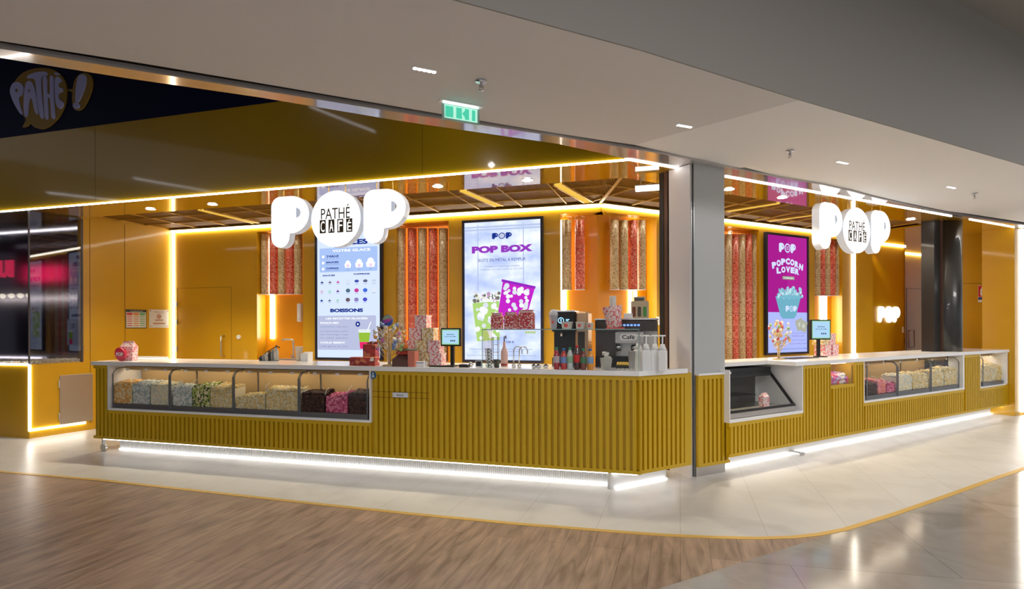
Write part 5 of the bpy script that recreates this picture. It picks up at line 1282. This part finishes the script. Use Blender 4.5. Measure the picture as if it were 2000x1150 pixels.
for i, (px, ww, hh) in enumerate(((971, .115, .16), (998, .125, .165), (1028, .155, .185))):
    s, of = on_shelf(px)
    t = thing('popcorn_tin', ['smallest red patterned popcorn tin on the left end of the glass shelf', 'middle red patterned popcorn tin on the glass shelf', 'widest red patterned popcorn tin on the glass shelf'][i], 'tin', L, s, of, ZG)
    MB().bbox(-ww/2, ww/2, -ww/3, ww/3, 0, hh*.86, .012).build('tin_body', M_pr_red, t); MB().bbox(-ww*.40, ww*.40, -ww*.27, ww*.27, hh*.86, hh*.96, .006).build('neck', M_pr_pink, t); MB().bbox(-ww*.44, ww*.44, -ww*.3, ww*.3, hh*.96, hh, .002).build('lid', M_pr_red, t)
bad = M_('badge_red', (.78, .12, .10), .4)
s, of = on_shelf(1081, .14); cup('clear cup with red badge and domed lid on the glass shelf', L, s, of, ZG, .042, .03, .125, M_('clear_cup', (.62, .66, .78), .15, alpha=.55), badge=bad, lid=M_('clear_lid', (.75, .78, .85), .12, alpha=.6), name='plastic_cup')
for i, (px, rt, hh) in enumerate(((1107.5, .056, .062), (1133, .045, .060), (1152, .036, .05))):
    s, of = on_shelf(px, .14); cup(['widest', 'middle', 'smallest'][i]+' white tub with red round badge on the glass shelf', L, s, of, ZG, rt, rt*.82, hh, paperw, 'ice_cream_tub', 'tub', badge=bad)
s, of = on_shelf(1201, .16)
t = thing('popcorn_bucket', 'large tilted red and white popcorn bucket on the glass shelf', 'bucket', L, s, of, ZG)
T_ = Matrix.Rotation(R(-8), 4, 'Y')
mb = MB(); mb.lathe([(.066, .012), (.090, .205), (.093, .21), (.088, .21), (.066, .03)], 28, M_pr_pink, M=T_); mb.build('bucket_body', None, t)
MB().box(-.075, .085, -.06, .06, 0, .012).build('red_base', bad, t)
cup_w = paperw
t = thing('cup_stack', 'stack of nested white paper cups rising from the popcorn bucket', 'cup stack', L, L.sx(1197, .45, 600), .45, 1.55)
zs0 = L.hit(1197, 612, .45)[1]; t.location.z = zs0
mb = MB()
for k in range(6): mb.lathe([(.024, k*.022), (.033, k*.022+.055), (.035, k*.022+.058), (.033, k*.022+.06)], 18, cup_w)
mb.build('nested_cups', None, t)
# drinks in bottles
def bottle(px, off, h, liquid, cap, lab, label, r=.03, clear=False):
    s = L.sx(px, off, 715); t = thing('drink_bottle', label, 'bottle', L, s, off, HS)
    MB().lathe([(r*.85, 0), (r, .008), (r, h*.28), (r*.92, h*.36), (r, h*.44), (r, h*.62), (r*.75, h*.76), (.012, h*.88), (.011, h*.93)], 18, liquid).build('bottle_body', None, t)
    MB().lathe([(.0145, h*.90), (.0145, h), (.012, h+.002)], 14, cap).build('cap', None, t)
    if lab: MB().lathe([(r+.0008, h*.30), (r+.0012, h*.31), (r+.0012, h*.60), (r+.0008, h*.61)], 18, lab).build('label_wrap', None, t)
cr, cb, cg, co_ = M_('cap_red', (.70, .03, .03), .4), M_('cap_blue', (.03, .15, .45), .4), M_('cap_green', (.03, .30, .14), .4), M_('cap_blue', (.03, .15, .45), .4)
bt = [(1087, .205, M_('drink_red', (.45, .02, .04), .12, coat=1), cg, M_('label_pale', (.55, .45, .50), .4), 'red drink bottle with green cap, leftmost of the bottle row'),
      (1101, .195, M_('drink_scarlet', (.60, .05, .04), .12, coat=1), cb, M_('label_bluered', (.20, .30, .60), .4), 'scarlet drink bottle with blue cap and blue label'),
      (1113.5, .205, M_('drink_water', (.62, .66, .66), .08, coat=1), cg, M_('label_green', (.30, .50, .32), .4), 'clear water bottle with green cap'),
      (1127, .225, M_('drink_cola', (.07, .015, .012), .1, coat=1), cr, cr, 'dark cola bottle with red cap and red label, tallest in the row'),
      (1139, .195, M_('drink_dark', (.22, .04, .03), .12, coat=1), cg, M_('label_dkgreen', (.08, .22, .10), .4), 'dark red drink bottle with green label and green cap'),
      (1153, .195, M_('drink_orange', (.80, .30, .02), .12, coat=1), cb, M_('label_orblue', (.25, .40, .62), .4), 'orange drink bottle with blue cap, rightmost of the bottle row')]
for px, h_, li, ca, la, lb in bt: bottle(px, .09, h_, li, ca, la, lb)
# bar things behind the glass
s = L.sx(955, .12, 710); t = thing('straw_holder', 'black and white striped paper straws behind the left end of the glass shelf', 'straws', L, s, .12, HS)
st_b, st_w = M_('straw_black', (.03, .04, .04), .5), paperw
for k in range(8):
    x = -.025+.007*k; mb = MB()
    n_ = 12
    for j in range(n_): mb.cyl((x-.01*(j/n_)+(k % 3)*.003, (k % 2)*.012, .19*j/n_), (x-.01*((j+1)/n_)+(k % 3)*.003, (k % 2)*.012, .19*(j+1)/n_), .0042, n=6, mat=(st_b if (j+k) % 2 else st_w), cap=False)
    mb.build('striped_straw', None, t)
MB().box(-.035, .032, -.012, .026, 0, .05).build('holder', M_tint, t)
t = thing('utensil_rack', 'tall dark wire rack beside the striped straws', 'rack', L, L.sx(967, .30, 700), .31, HS)
for x in (-.03, .03):
    for y in (-.02, .02): MB().cyl((x, y, 0), (x, y, .30), .003, n=6).build('upright', M_blackp, t)
for z in (.06, .14, .22, .29): MB().box(-.032, .032, -.022, .022, z, z+.004).build('shelf', M_brush, t)
cup('small cup with black label beside the straws', L, L.sx(970, .16, 710), .16, HS, .032, .026, .075, M_('cup_dark', (.05, .05, .04), .5))
t = thing('syrup_bottle', 'pale pink bottle with dark tap left of the twin taps', 'bottle', L, L.sx(985, .34, 700), .34, HS)
MB().lathe([(.034, 0), (.036, .01), (.036, .15), (.014, .20), (.013, .25)], 16, M_('bottle_rose', (.72, .48, .44), .3)).build('bottle_body', None, t)
MB().tube([(0, 0, .25), (0, 0, .30), (.02, -.01, .31), (.02, -.01, .28)], .006, 8, M_blackp).build('dark_tap', None, t)
MB().lathe([(.0372, .01), (.0372, .03)], 16, M_('band_red', (.45, .06, .06), .4)).build('lower_band', None, t)
for i, px in enumerate((1004, 1013)):
    s = L.sx(px, .17, 705); t = thing('gooseneck_tap', ['left', 'right'][i]+' chrome gooseneck tap of the pair on the left worktop', 'tap', L, s, .16+.03*i, HS)
    MB().lathe([(.02, 0), (.02, .03), (.012, .035)], 14, M_steel).build('base', None, t)
    MB().tube([(0, 0, .03), (0, 0, .165)]+[(.042-.042*math.cos(R(q)), 0, .165+.042*math.sin(R(q))) for q in range(20, 181, 20)]+[(.084, 0, .135)], .0055, 8, M_steel).build('spout', None, t)
for i, px in enumerate((1043, 1052, 1066)):
    t = thing('glass_jar', ['leftmost', 'middle', 'rightmost'][i]+' small steel and dark berry dish between the twin taps and the bottles', 'dish', L, L.sx(px, .16, 712), .16, HS)
    MB().lathe([(.012, 0), (.022, .006), (.026, .03), (.024, .03), (.018, .01)], 14, M_steel).build('dish_body', None, t)
    mb = MB(); mb.ico((0, 0, .032), .016, M_('berry_dark', (.03, .03, .06), .3)); mb.build('berries', None, t)
# glass bowl of ice, grey cup, cutlery
t = thing('ice_bowl', 'cut glass bowl heaped with clear ice right of the bottles', 'bowl', L, L.sx(1184, .13, 712), .13, HS)
MB().lathe([(.04, 0), (.045, .006), (.058, .10), (.062, .11), (.056, .11), (.042, .02)], 20, M_('bowl_glass', (.55, .55, .53), .06, alpha=.55, coat=1)).build('bowl_body', None, t)
rnd = random.Random(21)
for k in range(16):
    a_ = rnd.uniform(0, 6.28); r_ = rnd.uniform(0, .036); z_ = .06+.008*k if k > 5 else .03+.01*k
    m = Matrix.Translation((r_*math.cos(a_), r_*math.sin(a_), min(z_, .15))) @ Matrix.Rotation(rnd.uniform(0, 3), 4, Vector((1, rnd.random(), rnd.random())).normalized())
    MB().box(-.013, .013, -.013, .013, -.013, .013, M=m).build('ice_cube', M_('ice', (.82, .82, .80), .08, alpha=.65, coat=1), t)
cup('tall grey cup behind the right end of the glass shelf', L, L.sx(1234, .16, 705), .16, HS, .033, .026, .17, M_('cup_grey', (.42, .40, .40), .35))
for k, (px, oo, an) in enumerate(((1195, .10, .3), (1205, .15, -.2), (1213, .09, .5), (1221, .14, .1), (1228, .09, -.4))):
    t = thing('spoon', ['first', 'second', 'third', 'fourth', 'fifth'][k]+' steel spoon from the left lying right of the ice bowl', 'spoon', L, L.sx(px, oo, 718), oo, HS+.002, an)
    MB().tube([(-.06, 0, .004), (.0, 0, .008), (.04, 0, .004)], .0035, 6, M_steel).build('handle', None, t)
    mb = MB(); mb.ico((.055, 0, .009), .017, M_steel, sq=(1.3, .9, .5), rnd=rnd); mb.build('bowl', None, t)
t = thing('lemon_tray', 'small dark tray of yellow slices behind the spoons', 'tray', L, L.sx(1216, .30, 705), .30, HS)
MB().bbox(-.06, .06, -.03, .03, 0, .03, .005).build('tray_body', M_blackp, t)
for k in range(4): MB().cyl((-.04+.026*k, 0, .03), (-.035+.026*k, .012, .055), .02, n=14).build('slice', M_('lemon', (.80, .55, .10), .4), t)
# syrup jugs with pumps
for i, (px, oo) in enumerate(((1262, .16), (1279, .20), (1294, .15), (1247, .30))):
    s = L.sx(px, oo, 715); t = thing('pump_jug', ['leftmost white pump jug of the front three', 'middle white pump jug of the front three', 'rightmost white pump jug nearest the white column face', 'white pump jug half hidden behind the glass shelf end'][i], 'jug', L, s, oo, HS)
    w_ = .042; h_ = .19
    MB().bbox(-w_, w_, -.042, .042, 0, h_, .014).build('jug_body', M_white, t)
    MB().lathe([(.040, h_-.003), (.022, h_+.035), (.020, h_+.05)], 16, M_white).build('shoulder', None, t)
    MB().cyl((0, 0, h_+.05), (0, 0, h_+.12), .007, n=8).build('pump_stem', M_white, t)
    MB().tube([(-.045, 0, h_+.118), (-.02, 0, h_+.126), (.028, 0, h_+.126)], .0075, 8, M_white).build('pump_head', None, t)
# machines on a raised stand behind
def mach(px0, px1, yt, off, dep, label, name='coffee_machine'):
    s0, zt = L.hit(px0, yt, off); s1 = L.sx(px1, off, yt)
    return thing(name, label, 'coffee machine', L, (s0+s1)/2, off, HS-.0), s1-s0, zt-HS
t, w, h = mach(1078, 1122, 606, .42, .3, 'black bean coffee machine with glowing round blue dial behind the bottles')
chrome = M_('bronze_side', (.55, .36, .22), .3, metal=.6)
MB().bbox(-w/2, w/2, .0, .30, 0, h*.16, .004).build('drip_base', M_blackp, t); MB().box(-w/2, w/2, .10, .30, h*.16, h*.62).build('back_body', M_blackp, t)
MB().bbox(-w/2, w/2, -.01, .30, h*.62, h*.97, .01).build('head', M_blackp, t); MB().bbox(-w/2-.003, w/2+.003, -.012, .30, h*.97, h, .004).build('top_cover', M_steel, t)
MB().bbox(w/2+.002, w/2+.13, .02, .30, 0, h*.98, .02).build('bronze_side', chrome, t)
MB().box(w/2+.03, w/2+.10, .015, .02, h*.1, h*.62).build('vent_panel', M_('vent_dark', (.05, .04, .035), .5), t)
MB().tube([(-.02, .02, h*.62), (-.02, .02, h*.54)], .012, 8, M_steel).build('spout', None, t)
cv = Canvas(); bl = em('dial_blue', (.25, .6, 1), 1.6); cv.me(curve_me([arc(0, 0, .03, .03, 0, 350, 30), arc(0, 0, .024, .024, 0, 350, 30)], .0003), bl); cv.rect(-.004, -.014, .004, .016, bl); cv.rect(.05, .006, .085, .012, bl); cv.rect(.05, -.006, .075, -.001, bl)
cv.mb.build('lit_dial', None, t).location = (-.02, -.0115, h*.82)
t, w, h = mach(1162, 1282, 622, .45, .35, 'wide brown and steel espresso machine behind the ice bowl', 'espresso_machine')
dkb = M_('espresso_brown', (.045, .03, .022), .3, coat=.4)
MB().bbox(-w/2, w/2, .02, .42, 0, h*.22, .004).build('drip_base', M_blackp, t); MB().box(-w/2, -w/2+.20, .04, .42, h*.22, h*.74).build('left_body', dkb, t); MB().box(-w/2+.20, w/2, .16, .42, h*.22, h*.74).build('back_body', M_brush, t)
MB().bbox(-w/2, w/2, .0, .42, h*.74, h*.97, .01).build('head', dkb, t); MB().bbox(-w/2-.004, w/2+.004, -.002, .43, h*.97, h, .003).build('top_cover', M_steel, t)
MB().box(-w/2+.20, w/2-.12, -.004, -.0005, h*.50, h*.72).build('steel_badge_panel', M_brush, t)
cv = Canvas(); 
for k in range(5): cv.rrect(-.05+.034*k, -.008, -.026+.034*k, .010, .003, em('panel_blue', (.15, .3, 1), 1.0))
cv.mb.build('lit_buttons', None, t).location = (.03, -.001, h*.86)
cv = Canvas(); cv.rrect(-.085, -.032, .085, .032, .03, M_slab); cv.text('Café', 0, 0, .12, .04, M_blackp, .02); cv.mb.build('oval_badge', None, t).location = (.03, -.005, h*.62)
for k, x in enumerate((-.08, .08)):
    MB().lathe([(.032, h*.34), (.034, h*.42), (.026, h*.46)], 16, M_steel, c=(x, .08, 0)).build('group_head', None, t); MB().tube([(x, .05, h*.37), (x+.01, -.06, h*.35)], .010, 8, M_blackp).build('portafilter_handle', None, t)
# carton and cups on top of the espresso machine
zt = HS+h+.001
t = thing('carton', 'kraft carton with three printed panels on top of the espresso machine', 'carton', L, L.sx(1249, .55, 620), .60, zt)
kraft = M_('kraft', (.58, .46, .30), .6)
MB().bbox(-.085, .085, -.05, .05, 0, .17, .003).build('carton_body', kraft, t); MB().bbox(-.055, .055, -.045, .045, .17, .215, .003).build('carton_top', kraft, t)
cv = Canvas()
for k, c in enumerate(((.20, .06, .03), (.10, .08, .06), (.10, .32, .08))): cv.rrect(-.07+.052*k, -.06, -.036+.052*k, .04, .012, M_('carton_ink%d' % k, c, .5))
cv.rrect(-.045, .10, .045, .125, .008, M_('carton_ink3', (.08, .09, .09), .5)); cv.mb.build('printed_panels', None, t).location = (0, -.051, .075)
cup('short stack of white cups beside the kraft carton', L, L.sx(1208, .6, 615), .60, zt, .035, .028, .10, paperw, 'cup_stack', 'cup stack')
t = thing('paper_box', 'low white box between the bucket and the kraft carton', 'box', L, L.sx(1228, .55, 618), .50, zt)
MB().bbox(-.04, .04, -.04, .04, 0, .05, .003).build('box_body', M_white, t)
t = thing('power_socket', 'pale switch plate on the yellow wall right of the espresso machine', 'socket', Q, Q.sx(1286, QB-.001), QB-.002, 1.52)
MB().box(-.04, .04, -.01, 0, 0, .12).build('plate', M_slab, t)

# lit orange acrylic behind the rows of tubes
M_acr = pm('lit_orange_acrylic', (.9, .35, .06), .35, emit=(1, .27, .03), es=.42)
def acr(fr, a, b, off, z0, z1, label):
    o = MB().box(a, b, off, off+.012, z0, z1).build('lit_panel', M_acr, None, frM(fr)); tag(o, label, 'lit panel')
acr(L, L.sx(510, LB+.185), L.sx(591, LB+.185), LB+.185, L.hit(550, 576, LB+.185)[1], ZH-.04, 'orange lit panel behind the short tubes above the sink')
acr(L, L.sx(774, LB+.185), L.sx(876, LB+.185), LB+.185, .9, ZH-.04, 'orange lit panel behind the tall tubes between the left screens')
acr(Q, Q.sx(1405, QB+.185), Q.sx(1482, QB+.185), QB+.185, .9, ZH-.04, 'orange lit panel behind the tall tubes by the grey column')
acr(Q, Q.sx(1592, QB+.185), Q.sx(1644, QB+.185), QB+.185, Q.hit(1618, 577, QB+.185)[1], ZH-.04, 'orange lit panel behind the short tubes right of the magenta screen')
# cover profiles added to keep the back light lines off the gold ceiling
struct('trim_9', MB().box(LX(337), sB-.02, LB-.06, LB, ZC+.013, ZC+.02), M_rib, frM(L))
struct('trim_10', MB().box(qB, qs[5], QB-.06, QB, ZC+.013, ZC+.02), M_rib, frM(Q))
# tube lights in the gold ceiling
def tubel(a, b, label, w=.05):
    A, B_ = onz(*a, ZC+.03), onz(*b, ZC+.03); c = (A+B_)/2; d = B_-A
    t = thing('ceiling_tube', label, 'ceiling light', None, c.x, c.y, ZC+.03, math.atan2(d.y, d.x)); n = d.length/2
    MB().box(-n, n, -w, w, 0, .02).build('diffuser', M_tube, t); MB().box(-n, n, -w-.02, -w, -.004, .02).build('side_rail', M_rib, t); MB().box(-n, n, w, w+.02, -.004, .02).build('side_rail', M_rib, t)
M_tube.node_tree.nodes['Emission'].inputs[1].default_value = .5
tubel((905, 373), (975, 403), 'yellow ceiling tube light left above the POP BOX screen')
tubel((1090, 361), (1150, 396), 'yellow ceiling tube light right above the POP BOX screen')
tubel((392, 410), (500, 436), 'yellow ceiling tube light at the left of the gold ceiling')
tubel((1420, 413), (1520, 397), 'yellow ceiling tube light right of the grey column')
tubel((1500, 432), (1590, 420), 'yellow ceiling tube light above the magenta screen', .04)
v = L.loc(Vector((1.50, 6.32, 0)))
t = thing('bar_lamp', 'white bar lamp under the soffit left of the corner post', 'lamp', L, v.x, v.y, 2.99)
MB().bbox(-.14, .3, -.03, .03, 0, .05, .004).build('diffuser', em('bar_lamp_glow', (.97, 1, .98), 1.4), t); MB().box(-.145, .305, -.035, .035, .05, .058).build('housing', M_slab, t)
for x in (-.08, .24): MB().cyl((x, 0, .058), (x, 0, ZC-2.99-.001), .004, n=6).build('hanger', M_steel, t)
# the shop across the mall, seen only as a reflection in the vitrine
def mir2(px, py, dist):
    f = OS; o = L.I @ Vector((0, 0, CAMZ)); dd = (L.I.to_3x3() @ ray(px, py)); tt = (f-o.y)/dd.y; h = o+dd*tt; r = Vector((dd.x, -dd.y, dd.z)); return L.M @ (h+r*(dist/abs(r.y)))
D2 = 5.6
c = mir2(82, 534, D2); zc = c.z
OP = Frame(c.x, c.y, math.degrees(L.a)+180)
o = struct('wall_unseen_left', MB().box(-19.2, -19, -9, 14, 0, 6.6), pm('far_wall_dark', (.03, .027, .025), .6))  # unseen wall, added to give the fascia a dark reflection
o = struct('wall_opposite', MB().box(-4, 4, .08, .3, 0, 4.44), pm('opposite_front', (.035, .03, .04), .35, coat=.3), frM(OP))
t = thing('shop_sign', 'red lit lettering of the shop opposite, mirrored in the left vitrine', 'sign', OP, 0, .07, zc)
MB().mesh(text_me('BURGER', 1.5, .46, .03, .05), em('red_sign', (1, .02, .10), 2.2), UP).build('lettering', None, t)
for k in range(11):
    v = OP.W(-1.6+.32*k, -.12, zc-.72); t = thing('counter_lamp', 'round lamp in the row under the red lettering of the opposite shop', 'lamp', None, v.x, v.y, v.z, 0, 'lamps of the opposite shop')
    MB().lathe([(.02, -.06), (.07, -.02), (.07, .03), (.02, .06)], 14, em('opp_lamp', (1, .9, .7), 3.5)).build('globe', None, t)

led('added light line along the top of the recessed wall with the glowing wall sign', Q, qs[5]+.02, q2-.02, QB+.27, QB+.295, ZC-.02, ZC-.002, M_ledi)  # no fitting here, added to brighten the recessed wall
led('added light line above the narrow door at the back right', Q, q2+.05, Q.sx(1835, QB+.9), QB+.87, QB+.895, ZC-.02, ZC-.002, M_ledi)  # likewise added, lights the wall around the door
